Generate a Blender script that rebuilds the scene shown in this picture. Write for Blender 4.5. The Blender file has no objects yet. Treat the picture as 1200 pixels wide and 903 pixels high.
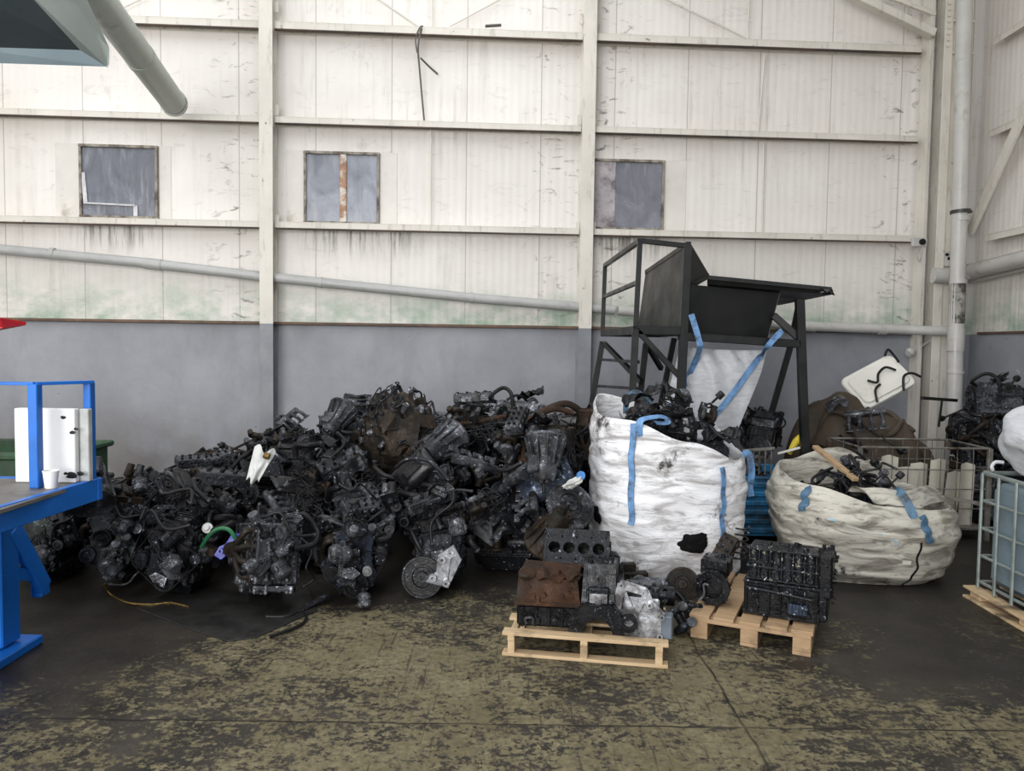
import bpy, math, random
from mathutils import Vector, Matrix, Euler, noise
from mathutils.bvhtree import BVHTree
C = bpy.context.scene.collection
PI = math.pi
# ---------------------------------------------------------------- camera
H, F = 1.75, 900.0
_p, _r = math.atan(46.5 / F), 0.0135
_f = Vector((0, math.cos(_p), -math.sin(_p))); _u = Vector((0, math.sin(_p), math.cos(_p))); _x = Vector((1, 0, 0))
CR = _x * math.cos(_r) + _u * math.sin(_r); CU = _u * math.cos(_r) - _x * math.sin(_r); CF = _f
EYE = Vector((0, 0, H))
cam_d = bpy.data.cameras.new('camera'); cam = bpy.data.objects.new('camera', cam_d); C.objects.link(cam)
cam_d.sensor_width = 36; cam_d.lens = 27; cam_d.clip_end = 100
cam.matrix_world = Matrix(((CR.x, CU.x, -CF.x, 0), (CR.y, CU.y, -CF.y, 0), (CR.z, CU.z, -CF.z, H), (0, 0, 0, 1)))
bpy.context.scene.camera = cam

def ray(px, py):
    return CF * F + CR * (px - 600) + CU * (451.5 - py)
def at(px, py, d):
    r = ray(px, py); return EYE + r * (d / r.y)
def on_floor(px, py, z=0):
    r = ray(px, py); return EYE + r * ((z - H) / r.z)
WY, WS = 10.0, 0.0594
WANG = math.atan(WS)
def on_wall(px, py, off=0.0):
    "point on the back wall, in the wall's own frame (along, out, up)"
    r = ray(px, py); n = Vector((-WS, 1, 0)).normalized()
    t = (n.dot(Vector((0, WY, 0)) - EYE) - off) / n.dot(r)
    p = EYE + r * t - Vector((0, WY, 0))
    c, s = math.cos(WANG), math.sin(WANG)
    return Vector((p.x * c + p.y * s, -p.x * s + p.y * c, p.z))
def px_of(p):
    v = Vector(p) - EYE; z = v.dot(CF)
    return 600 + F * v.dot(CR) / z, 451.5 - F * v.dot(CU) / z

# ---------------------------------------------------------------- mesh building
def frame_to(axis):
    a = Vector(axis).normalized()
    return a.to_track_quat('Z', 'Y').to_matrix()
def spline(pts, n=5):
    pts = [Vector(p) for p in pts]
    if len(pts) < 3: return pts
    out = []
    for i in range(len(pts) - 1):
        p0 = pts[max(i - 1, 0)]; p1 = pts[i]; p2 = pts[i + 1]; p3 = pts[min(i + 2, len(pts) - 1)]
        for k in range(n):
            t = k / n
            out.append(0.5 * ((2 * p1) + (p2 - p0) * t + (2 * p0 - 5 * p1 + 4 * p2 - p3) * t * t + (3 * p1 - p0 - 3 * p2 + p3) * t ** 3))
    out.append(pts[-1]); return out

class MB:
    "collects solid shapes into one mesh"
    def __init__(s, M=None): s.v = []; s.f = []; s.M = M or Matrix()
    def add(s, vs, fs):
        b = len(s.v); s.v += [s.M @ Vector(v) for v in vs]; s.f += [tuple(b + i for i in f) for f in fs]; return s
    def box(s, c, d, ch=None, rot=None):
        c = Vector(c); h = [x / 2 for x in d]
        if ch is None: ch = min(d) * 0.12
        ch = min(ch, min(h) * 0.9); vs = []; idx = {}
        for sx in (-1, 1):
            for sy in (-1, 1):
                for sz in (-1, 1):
                    for a in range(3):
                        p = [sx * h[0], sy * h[1], sz * h[2]]
                        for k in range(3):
                            if k != a: p[k] -= (sx, sy, sz)[k] * ch
                        idx[sx, sy, sz, a] = len(vs); vs.append(Vector(p))
        fs = []
        for a in range(3):
            b, e = (a + 1) % 3, (a + 2) % 3
            for sa in (-1, 1):
                q = []
                for sb, se in ((-1, -1), (1, -1), (1, 1), (-1, 1)):
                    k = [0, 0, 0]; k[a] = sa; k[b] = sb; k[e] = se; q.append(idx[k[0], k[1], k[2], a])
                fs.append(q if sa > 0 else q[::-1])
            for sb in (-1, 1):
                for se in (-1, 1):
                    k = [0, 0, 0]; k[b] = sb; k[e] = se; q = []
                    for sa, ax in ((-1, b), (1, b), (1, e), (-1, e)):
                        k[a] = sa; q.append(idx[k[0], k[1], k[2], ax])
                    fs.append(q if sb * se < 0 else q[::-1])
        for sx in (-1, 1):
            for sy in (-1, 1):
                for sz in (-1, 1):
                    q = [idx[sx, sy, sz, a] for a in range(3)]; fs.append(q if sx * sy * sz > 0 else q[::-1])
        R = rot.to_matrix() if isinstance(rot, Euler) else rot
        return s.add([(R @ v if R else v) + c for v in vs], fs)
    def beam(s, a, b, w, t=None, up=(0, 0, 1), ch=None):
        "a box-section bar from a to b"
        a, b = Vector(a), Vector(b); d = b - a; t = t or w
        z = d.normalized(); u = Vector(up)
        if abs(z.dot(u)) > 0.98: u = Vector((0, 1, 0))
        x = u.cross(z).normalized(); y = z.cross(x)
        R = Matrix((x, y, z)).transposed()
        return s.box((a + b) / 2, (w, t, d.length), ch if ch is not None else min(w, t) * .08, R)
    def cyl(s, a, b, r, r2=None, n=16, hole=0.0):
        a, b = Vector(a), Vector(b); r2 = r if r2 is None else r2
        if hole: return s.lathe([(hole, 0), (r, 0), (r2, (b - a).length), (hole, (b - a).length)], a, b - a, n, closed=True)
        return s.lathe([(0, 0), (r, 0), (r2, (b - a).length), (0, (b - a).length)], a, b - a, n)
    def lathe(s, prof, o, axis, n=20, closed=False):
        R = frame_to(axis); o = Vector(o); vs = []; rings = []
        for r, h in prof:
            if r < 1e-6: rings.append([len(vs)]); vs.append(o + R @ Vector((0, 0, h)))
            else:
                rings.append(list(range(len(vs), len(vs) + n)))
                vs += [o + R @ Vector((r * math.cos(2 * PI * k / n), r * math.sin(2 * PI * k / n), h)) for k in range(n)]
        fs = []; m = len(rings)
        for i in range(m if closed else m - 1):
            A, B = rings[i], rings[(i + 1) % m]
            for k in range(n):
                q = [A[k % len(A)], A[(k + 1) % len(A)], B[(k + 1) % len(B)], B[k % len(B)]]
                u = []
                for x in q:
                    if x not in u: u.append(x)
                if len(u) > 2: fs.append(u)
        return s.add(vs, fs)
    def tube(s, pts, r, n=8, sm=4, cap=True):
        P = spline(pts, sm) if sm > 1 else [Vector(p) for p in pts]
        rs = r if isinstance(r, (list, tuple)) else None
        vs, fs = [], []; t0 = None
        for i, p in enumerate(P):
            t = (P[min(i + 1, len(P) - 1)] - P[max(i - 1, 0)]).normalized()
            if t0 is None:
                x = t.orthogonal().normalized()
            else:
                x = (x - t * x.dot(t)); x = x.normalized() if x.length > 1e-6 else t.orthogonal().normalized()
            t0 = t; y = t.cross(x)
            if rs:
                q = i / max(len(P) - 1, 1) * (len(rs) - 1); k = min(int(q), len(rs) - 2) if len(rs) > 1 else 0
                rr = rs[k] + (rs[min(k + 1, len(rs) - 1)] - rs[k]) * (q - k)
            else: rr = r
            vs += [p + (x * math.cos(2 * PI * k / n) + y * math.sin(2 * PI * k / n)) * rr for k in range(n)]
        for i in range(len(P) - 1):
            for k in range(n):
                fs.append((i * n + k, i * n + (k + 1) % n, (i + 1) * n + (k + 1) % n, (i + 1) * n + k))
        if cap: fs.append(tuple(range(n))[::-1]); fs.append(tuple(range((len(P) - 1) * n, len(P) * n)))
        return s.add(vs, fs)
    def ribbon(s, pts, nrm, w, t=0.004, sm=4):
        "flat strap along pts; nrm = its face normal (a vector or one per point)"
        P = spline(pts, sm); vs, fs = [], []
        m = len(P)
        for i, p in enumerate(P):
            tg = (P[min(i + 1, m - 1)] - P[max(i - 1, 0)]).normalized()
            q = nrm[min(int(i / max(m - 1, 1) * (len(nrm) - 1) + .5), len(nrm) - 1)] if isinstance(nrm, list) else nrm
            q = Vector(q); side = tg.cross(q).normalized(); nn = side.cross(tg).normalized()
            for a, b in ((-1, -1), (1, -1), (1, 1), (-1, 1)): vs.append(p + side * a * w / 2 + nn * b * t / 2)
        for i in range(m - 1):
            for k in range(4): fs.append((i * 4 + k, i * 4 + (k + 1) % 4, i * 4 + 4 + (k + 1) % 4, i * 4 + 4 + k))
        fs.append((3, 2, 1, 0)); fs.append(tuple((m - 1) * 4 + k for k in range(4)))
        return s.add(vs, fs)
    def prism(s, poly, t, M=None, ch=0.0):
        "polygon in local xy, extruded t along local z"
        M = M or Matrix(); n = len(poly); c = Vector((sum(p[0] for p in poly) / n, sum(p[1] for p in poly) / n, 0))
        vs = [M @ Vector((p[0], p[1], 0)) for p in poly]
        if ch:
            vs += [M @ Vector((p[0], p[1], t - ch)) for p in poly]
            vs += [M @ (c + (Vector((p[0], p[1], 0)) - c) * (1 - ch / max((Vector((p[0], p[1], 0)) - c).length, .01)) + Vector((0, 0, t))) for p in poly]
            L = 3
        else:
            vs += [M @ Vector((p[0], p[1], t)) for p in poly]; L = 2
        fs = [tuple(range(n))[::-1], tuple(range((L - 1) * n, L * n))]
        for l in range(L - 1):
            for k in range(n): fs.append((l * n + k, l * n + (k + 1) % n, (l + 1) * n + (k + 1) % n, (l + 1) * n + k))
        return s.add(vs, fs)
    def hull(s, pts8):
        "six-sided solid from 8 points: bottom ring then top ring"
        return s.add(pts8, [(3, 2, 1, 0), (4, 5, 6, 7), (0, 1, 5, 4), (1, 2, 6, 5), (2, 3, 7, 6), (3, 0, 4, 7)])
    def slab(s, pts, t):
        "thick sheet from a flat polygon of 3d points, thickness t"
        P = [Vector(p) for p in pts]; n = (P[1] - P[0]).cross(P[2] - P[0]).normalized() * (t / 2); k = len(P)
        return s.add([p - n for p in P] + [p + n for p in P], [tuple(range(k))[::-1], tuple(range(k, 2 * k))] + [(i, (i + 1) % k, k + (i + 1) % k, k + i) for i in range(k)])
    def grid(s, fn, nu, nv, wrap=False):
        b = [[fn(i / nu, j / nv) for i in range(nu if wrap else nu + 1)] for j in range(nv + 1)]
        w = len(b[0]); fs = []
        for j in range(nv):
            for i in range(nu):
                fs.append((j * w + i, j * w + (i + 1) % w, (j + 1) * w + (i + 1) % w, (j + 1) * w + i))
        return s.add([p for r in b for p in r], fs)
    def bolt(s, p, ax, r=.008, h=.006):
        p = Vector(p); return s.cyl(p, p + Vector(ax).normalized() * h, r, n=6)
    def lump(s, c, rad, seed=0, amp=.3, fr=3.0, sub=2):
        import bmesh
        bm = bmesh.new(); bmesh.ops.create_icosphere(bm, subdivisions=sub, radius=1)
        o = Vector((seed * 7.3, seed * 3.1, seed * 1.7)); rad = Vector(rad) if not isinstance(rad, (int, float)) else Vector((rad,) * 3)
        vs = []
        for v in bm.verts:
            k = 1 + amp * noise.noise(v.co * fr + o) + amp * .5 * noise.noise(v.co * fr * 2.7 + o)
            vs.append(Vector(c) + Vector((v.co.x * rad.x, v.co.y * rad.y, v.co.z * rad.z)) * k)
        fs = [tuple(v.index for v in f.verts) for f in bm.faces]; bm.free()
        return s.add(vs, fs)
    def mesh(s, name, mat, ang=35, recalc=True):
        me = bpy.data.meshes.new(name); me.from_pydata(s.v, [], s.f); me.update()
        if recalc:
            import bmesh
            bm = bmesh.new(); bm.from_mesh(me); bmesh.ops.recalc_face_normals(bm, faces=bm.faces); bm.to_mesh(me); bm.free()
        for m in (mat if isinstance(mat, list) else [mat]): me.materials.append(m)
        me.polygons.foreach_set('use_smooth', [True] * len(me.polygons)); me.set_sharp_from_angle(angle=math.radians(ang))
        return me
    def build(s, name, mat, parent=None, ang=35, recalc=True):
        o = bpy.data.objects.new(name, s.mesh(name, mat, ang, recalc)); C.objects.link(o)
        if parent: o.parent = parent
        return o

def tag(o, label=None, cat=None, group=None, kind=None):
    if label: o['label'] = label
    if cat: o['category'] = cat
    if group: o['group'] = group
    if kind: o['kind'] = kind
    return o
def thing(name, label, cat, loc=(0, 0, 0), rot=None, group=None):
    o = bpy.data.objects.new(name, None); C.objects.link(o); o.location = loc; o.empty_display_size = .1
    if rot is not None:
        o.rotation_euler = rot if isinstance(rot, (Euler, tuple)) else (0, 0, rot)
    return tag(o, label, cat, group)
def struct(o): o['kind'] = 'structure'; return o
def dup(root, M, label=None, group=None):
    "copy a thing with its parts and sub-parts"
    r = root.copy(); C.objects.link(r); r.matrix_world = M
    for ch in KIDS.get(root.name) or []:
        c = ch.copy(); C.objects.link(c); c.parent = r
        for g in KIDS.get(ch.name) or []:
            d = g.copy(); C.objects.link(d); d.parent = c
    if label: r['label'] = label
    if group: r['group'] = group
    return r
KIDS = {}
def note_kids():
    KIDS.clear()
    for o in bpy.data.objects:
        if o.parent: KIDS.setdefault(o.parent.name, []).append(o)

# ---------------------------------------------------------------- materials
class NT:
    def __init__(s, name):
        s.m = bpy.data.materials.new(name); s.m.use_nodes = True; s.t = s.m.node_tree
        s.b = s.t.nodes['Principled BSDF']; s._c = {}
    def n(s, typ, ins=None, out=0, **kw):
        nd = s.t.nodes.new(typ)
        for k, v in kw.items(): setattr(nd, k, v)
        for k, v in (ins or {}).items(): s.put(nd.inputs[k], v)
        return nd.outputs[out]
    def put(s, sock, v):
        if isinstance(v, bpy.types.NodeSocket): s.t.links.new(v, sock)
        else: sock.default_value = (*v, 1) if isinstance(v, tuple) and len(v) == 3 and sock.type == 'RGBA' else v
    def co(s, scale=None, rot=None, kind='Object', loc=None):
        k = ('co', kind)
        if k not in s._c:
            s._c[k] = s.t.nodes.new('ShaderNodeTexCoord').outputs[kind] if kind != 'Position' else s.t.nodes.new('ShaderNodeNewGeometry').outputs['Position']
        o = s._c[k]
        if scale or rot or loc:
            i = {'Vector': o}
            if scale: i['Scale'] = scale
            if rot: i['Rotation'] = rot
            if loc: i['Location'] = loc
            o = s.n('ShaderNodeMapping', i)
        return o
    def noise(s, sc, vec=None, det=4, rough=.6, dist=0):
        return s.n('ShaderNodeTexNoise', {'Vector': vec or s.co(), 'Scale': sc, 'Detail': det, 'Roughness': rough, 'Distortion': dist})
    def rng(s, v, a, b, c=0, d=1, smooth=False):
        return s.n('ShaderNodeMapRange', {'Value': v, 'From Min': a, 'From Max': b, 'To Min': c, 'To Max': d}, interpolation_type='SMOOTHSTEP' if smooth else 'LINEAR')
    def math(s, op, a, b=0.0): return s.n('ShaderNodeMath', {0: a, 1: b}, operation=op, use_clamp=False)
    def mix(s, f, a, b, typ='MIX'):
        nd = s.t.nodes.new('ShaderNodeMix'); nd.data_type = 'RGBA'; nd.blend_type = typ
        s.put(nd.inputs[0], f); s.put(nd.inputs[6], a); s.put(nd.inputs[7], b); return nd.outputs[2]
    def xyz(s, v):
        nd = s.t.nodes.new('ShaderNodeSeparateXYZ'); s.put(nd.inputs[0], v); return nd.outputs
    def rand(s): return s.n('ShaderNodeObjectInfo', out=5)
    def set(s, **kw):
        for k, v in kw.items(): s.put(s.b.inputs[k.replace('_', ' ')], v)
        return s
    def bump(s, h, st=.3, dist=.01):
        s.put(s.b.inputs['Normal'], s.n('ShaderNodeBump', {'Height': h, 'Strength': st, 'Distance': dist})); return s

def plain(name, col, rough=.5, metal=0.0, var=.25, sc=9.0, bump=.15, dirt=None, dirt_at=(.5, .7), spec=None):
    "a surface with uneven colour, a dirt layer of its own shape and a fine bump"
    t = NT(name); nz = t.noise(sc, det=5); f = t.rng(nz, .3, .7, 0, 1)
    c = t.mix(f, tuple(x * (1 - var) for x in col), tuple(min(1, x * (1 + var)) for x in col))
    r = t.rng(nz, .3, .7, max(.05, rough - .12), min(1, rough + .12))
    if dirt:
        m = t.rng(t.noise(sc * .6, t.co(loc=(3, 5, 1)), det=8, rough=.7), dirt_at[0], dirt_at[1])
        c = t.mix(m, c, dirt)
    t.set(Base_Color=c, Roughness=r, Metallic=metal)
    if spec is not None: t.set(Specular_IOR_Level=spec)
    if bump: t.bump(t.noise(sc * 5, det=3), bump, .004)
    return t.m

def oily(name, col, bare, metal=.6, rough=.3, wear=(.56, .66), bump=.5, grime=(.006, .006, .0065), glint=1.0):
    "used engine metal: base colour, bare worn metal flecks, painted highlight glints, wet black oil film"
    t = NT(name); rnd = t.rand()
    v = t.n('ShaderNodeVectorMath', {0: t.co(), 1: t.n('ShaderNodeCombineXYZ', {0: t.math('MULTIPLY', rnd, 9), 1: t.math('MULTIPLY', rnd, 5), 2: rnd})}, operation='ADD')
    a = t.noise(11, v, 6, .65); b = t.noise(34, v, 4, .7); g = t.noise(5, v, 5, .7)
    c = t.mix(t.rng(b, wear[0], wear[1]), col, bare)
    c = t.mix(t.rng(g, .38, .56), c, grime)
    c = t.mix(t.math('MULTIPLY', rnd, .35), c, tuple(x * .5 for x in col))
    glint_m = t.rng(t.noise(40, v, 3, .6), .65, .69); c = t.mix(t.math('MULTIPLY', glint_m, t.rng(g, .64, .46, 0, glint)), c, tuple(min(.8, x * 2.4 + k) for x, k in zip(bare, (.13, .145, .18))))  # sparse bluish-white highlights painted into the metal colour
    r = t.rng(a, .36, .62, max(.08, rough - .17), rough + .28)
    t.set(Base_Color=c, Roughness=r, Metallic=t.math('MULTIPLY', t.rng(g, .56, .40), t.rng(b, .45, .62, metal * .25, metal)), Specular_IOR_Level=.26)
    t.bump(t.math('ADD', b, a), bump, .006)
    return t.m
# ---------------------------------------------------------------- metal kit
M_ = {}
M_['black'] = oily('oily_black_metal', (.011, .012, .015), (.10, .11, .13), .75, .25)
M_['dark'] = oily('dark_grey_metal', (.020, .021, .027), (.15, .16, .19), .75, .28)
M_['alloy'] = oily('dirty_aluminium', (.092, .096, .110), (.38, .39, .44), .8, .30, (.52, .64), .5, (.008, .008, .009))
M_['bright'] = oily('bare_aluminium', (.40, .41, .44), (.75, .76, .80), .85, .3, (.45, .6), .35, (.06, .055, .055))
M_['green'] = oily('greenish_alloy', (.075, .096, .090), (.27, .32, .31), .7, .33, (.5, .64), .5, (.018, .02, .02))
M_['bluish'] = oily('blue_black_metal', (.040, .055, .092), (.20, .25, .34), .6, .3)
M_['rust'] = oily('rusty_iron', (.062, .028, .016), (.12, .06, .03), .2, .75, (.5, .66), .8, (.02, .014, .01), .0)
M_['brown'] = oily('brown_stained_metal', (.030, .020, .013), (.10, .07, .05), .4, .5, (.5, .66), .6, (.012, .01, .008), .15)
M_['rubber'] = plain('black_rubber', (.010, .010, .0115), .42, 0, .3, 14, .2, (.035, .033, .031), (.6, .75), .25)
M_['plastic'] = plain('oily_black_plastic', (.009, .009, .011), .28, 0, .3, 12, .15, (.035, .035, .035), (.6, .8), .3)
M_['copper'] = plain('brass_windings', (.22, .15, .05), .35, .8, .3, 20, .2, (.04, .03, .02))
M_['white'] = plain('dirty_white_plastic', (.62, .62, .60), .5, 0, .15, 10, .1, (.15, .14, .12), (.56, .7))
M_['bluepl'] = plain('bright_blue_plastic', (.004, .018, .30), .35, 0, .2, 10, .1, (.01, .012, .03), (.5, .65))
M_['greenhose'] = plain('green_hose_rubber', (.02, .16, .06), .4, 0, .2, 10, .1, (.02, .03, .02), (.5, .7))
M_['yellowwire'] = plain('yellow_wire', (.42, .36, .16), .5, 0, .2, 10, .1)

def R_(rng, a, b): return a + (b - a) * rng.random()
def greeble(mb, o, u, v, n, su, sv, cnt, rng, s0=.012, s1=.05):
    "small cast bosses, lugs, bolts and plates on a face with origin o, in-plane axes u, v and normal n"
    o, u, v, n = Vector(o), Vector(u), Vector(v), Vector(n)
    Rm = Matrix((u, v, n)).transposed()
    for _ in range(cnt):
        p = o + u * R_(rng, -su, su) + v * R_(rng, -sv, sv); k = rng.random(); a = R_(rng, s0, s1)
        if k < .3: mb.box(p, (a, R_(rng, s0, s1), R_(rng, .01, .035)), None, Rm)
        elif k < .55: mb.cyl(p - n * .01, p + n * R_(rng, .008, .03), a * .45, a * .38, 10)
        elif k < .72:
            mb.cyl(p - n * .01, p + n * .022, a * .5, a * .45, 12, hole=a * .28)
        elif k < .86: mb.bolt(p, n, R_(rng, .006, .010), R_(rng, .006, .014))
        else: mb.beam(p - u * a * 1.2, p + u * a * 1.2 + v * R_(rng, -.03, .03), .008, .012, n)
def pulley(mb, p, ax, r, w, grooves=4, spokes=True):
    pr = [(0, 0), (r * .25, 0), (r * .25, w * .3), (r * .8, w * .3), (r * .82, 0), (r, 0)]
    for k in range(grooves):
        pr += [(r * .93, w * (k + .5) / grooves), (r, w * (k + 1) / grooves)]
    pr += [(r * .8, w), (r * .76, w * .72), (r * .32, w * .72), (r * .3, w * 1.05), (r * .12, w * 1.05), (r * .1, w * .9), (0, w * .9)]
    mb.lathe(pr, p, ax, 28)
    if spokes:
        ax = Vector(ax).normalized(); x = ax.orthogonal().normalized(); y = ax.cross(x)
        for k in range(5):
            a = 2 * PI * k / 5; q = Vector(p) + (x * math.cos(a) + y * math.sin(a)) * r * .54 + ax * w * .72
            mb.cyl(q, q + ax * .004, r * .12, n=10)
def belt(mb, circles, y, w=.024):
    "flat belt round pulleys given as (x, z, r), in the plane y"
    pts = []
    for x, z, r in circles:
        for k in range(28): pts.append((x + r * math.cos(2 * PI * k / 28), z + r * math.sin(2 * PI * k / 28)))
    pts = sorted(set(pts))
    def half(ps):
        h = []
        for p in ps:
            while len(h) > 1 and (h[-1][0] - h[-2][0]) * (p[1] - h[-2][1]) - (h[-1][1] - h[-2][1]) * (p[0] - h[-2][0]) <= 0: h.pop()
            h.append(p)
        return h[:-1]
    hull = half(pts) + half(pts[::-1]); m = len(hull); cx = sum(p[0] for p in hull) / m; cz = sum(p[1] for p in hull) / m
    vs = []
    for x, z in hull:
        d = Vector((x - cx, z - cz)); d.normalize(); q = (x + d.x * .005, z + d.y * .005)
        vs += [(x, y, z), (q[0], y, q[1]), (q[0], y - w, q[1]), (x, y - w, z)]
    mb.add(vs, [(i * 4 + k, i * 4 + (k + 1) % 4, ((i + 1) % m) * 4 + (k + 1) % 4, ((i + 1) % m) * 4 + k) for i in range(m) for k in range(4)])
def gear_disc(mb, p, ax, r, t, teeth=0, holes=8, recess=True):
    pr = [(0, 0), (r * .98, 0), (r, t * .2), (r, t * .8), (r * .98, t), (r * .88, t), (r * .86, t * .75), (r * .62, t * .75), (r * .6, t * 1.0), (r * .5, t * 1.0), (r * .46, t * .6), (r * .3, t * .6), (r * .26, t * 1.3), (r * .1, t * 1.3), (r * .08, t * .9), (0, t * .9)]
    mb.lathe(pr, p, ax, 40)
    ax = Vector(ax).normalized(); x = ax.orthogonal().normalized(); y = ax.cross(x); p = Vector(p)
    for k in range(teeth):
        a = 2 * PI * k / teeth; d = x * math.cos(a) + y * math.sin(a)
        mb.box(p + d * r + ax * t * .5, (r * .05, 2 * PI * r / teeth * .5, t * .8), .001, Matrix((d, ax.cross(d), ax)).transposed())
    for k in range(holes):
        a = 2 * PI * k / holes; d = x * math.cos(a) + y * math.sin(a)
        mb.bolt(p + d * r * .74 + ax * t * .75, ax, r * .05, t * .3); mb.bolt(p + d * r * .38 + ax * t * .6, ax, r * .045, t * .3)
def alternator(mbs, p, ax, r, L, rng):
    mb = mbs['case']; p = Vector(p); ax = Vector(ax).normalized(); x = ax.orthogonal().normalized(); y = ax.cross(x)
    mb.lathe([(0, 0), (r * .7, 0), (r * .9, L * .08), (r, L * .2), (r, L * .42), (r * .93, L * .44), (r * .93, L * .54), (r, L * .56), (r, L * .85), (r * .75, L), (0, L)], p, ax, 22)
    for k in range(12):
        a = 2 * PI * k / 12; d = x * math.cos(a) + y * math.sin(a)
        mb.box(p + d * r * .97 + ax * L * .3, (r * .12, r * .1, L * .28), None, Matrix((d, ax.cross(d), ax)).transposed())
        mb.box(p + d * r * .97 + ax * L * .7, (r * .12, r * .1, L * .28), None, Matrix((d, ax.cross(d), ax)).transposed())
    for s in (-1, 1): mb.box(p + x * s * r * 1.15 + ax * L * .4, (r * .35, r * .3, L * .3), None, Matrix((x, y, ax)).transposed())
    pulley(mbs['pulley'], p - ax * L * .32, ax, r * .48, L * .28, 4, False)
def runner(mb, a, b, c, d, r, n=9): mb.tube([a, b, c, d], r, n, 4)

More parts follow.
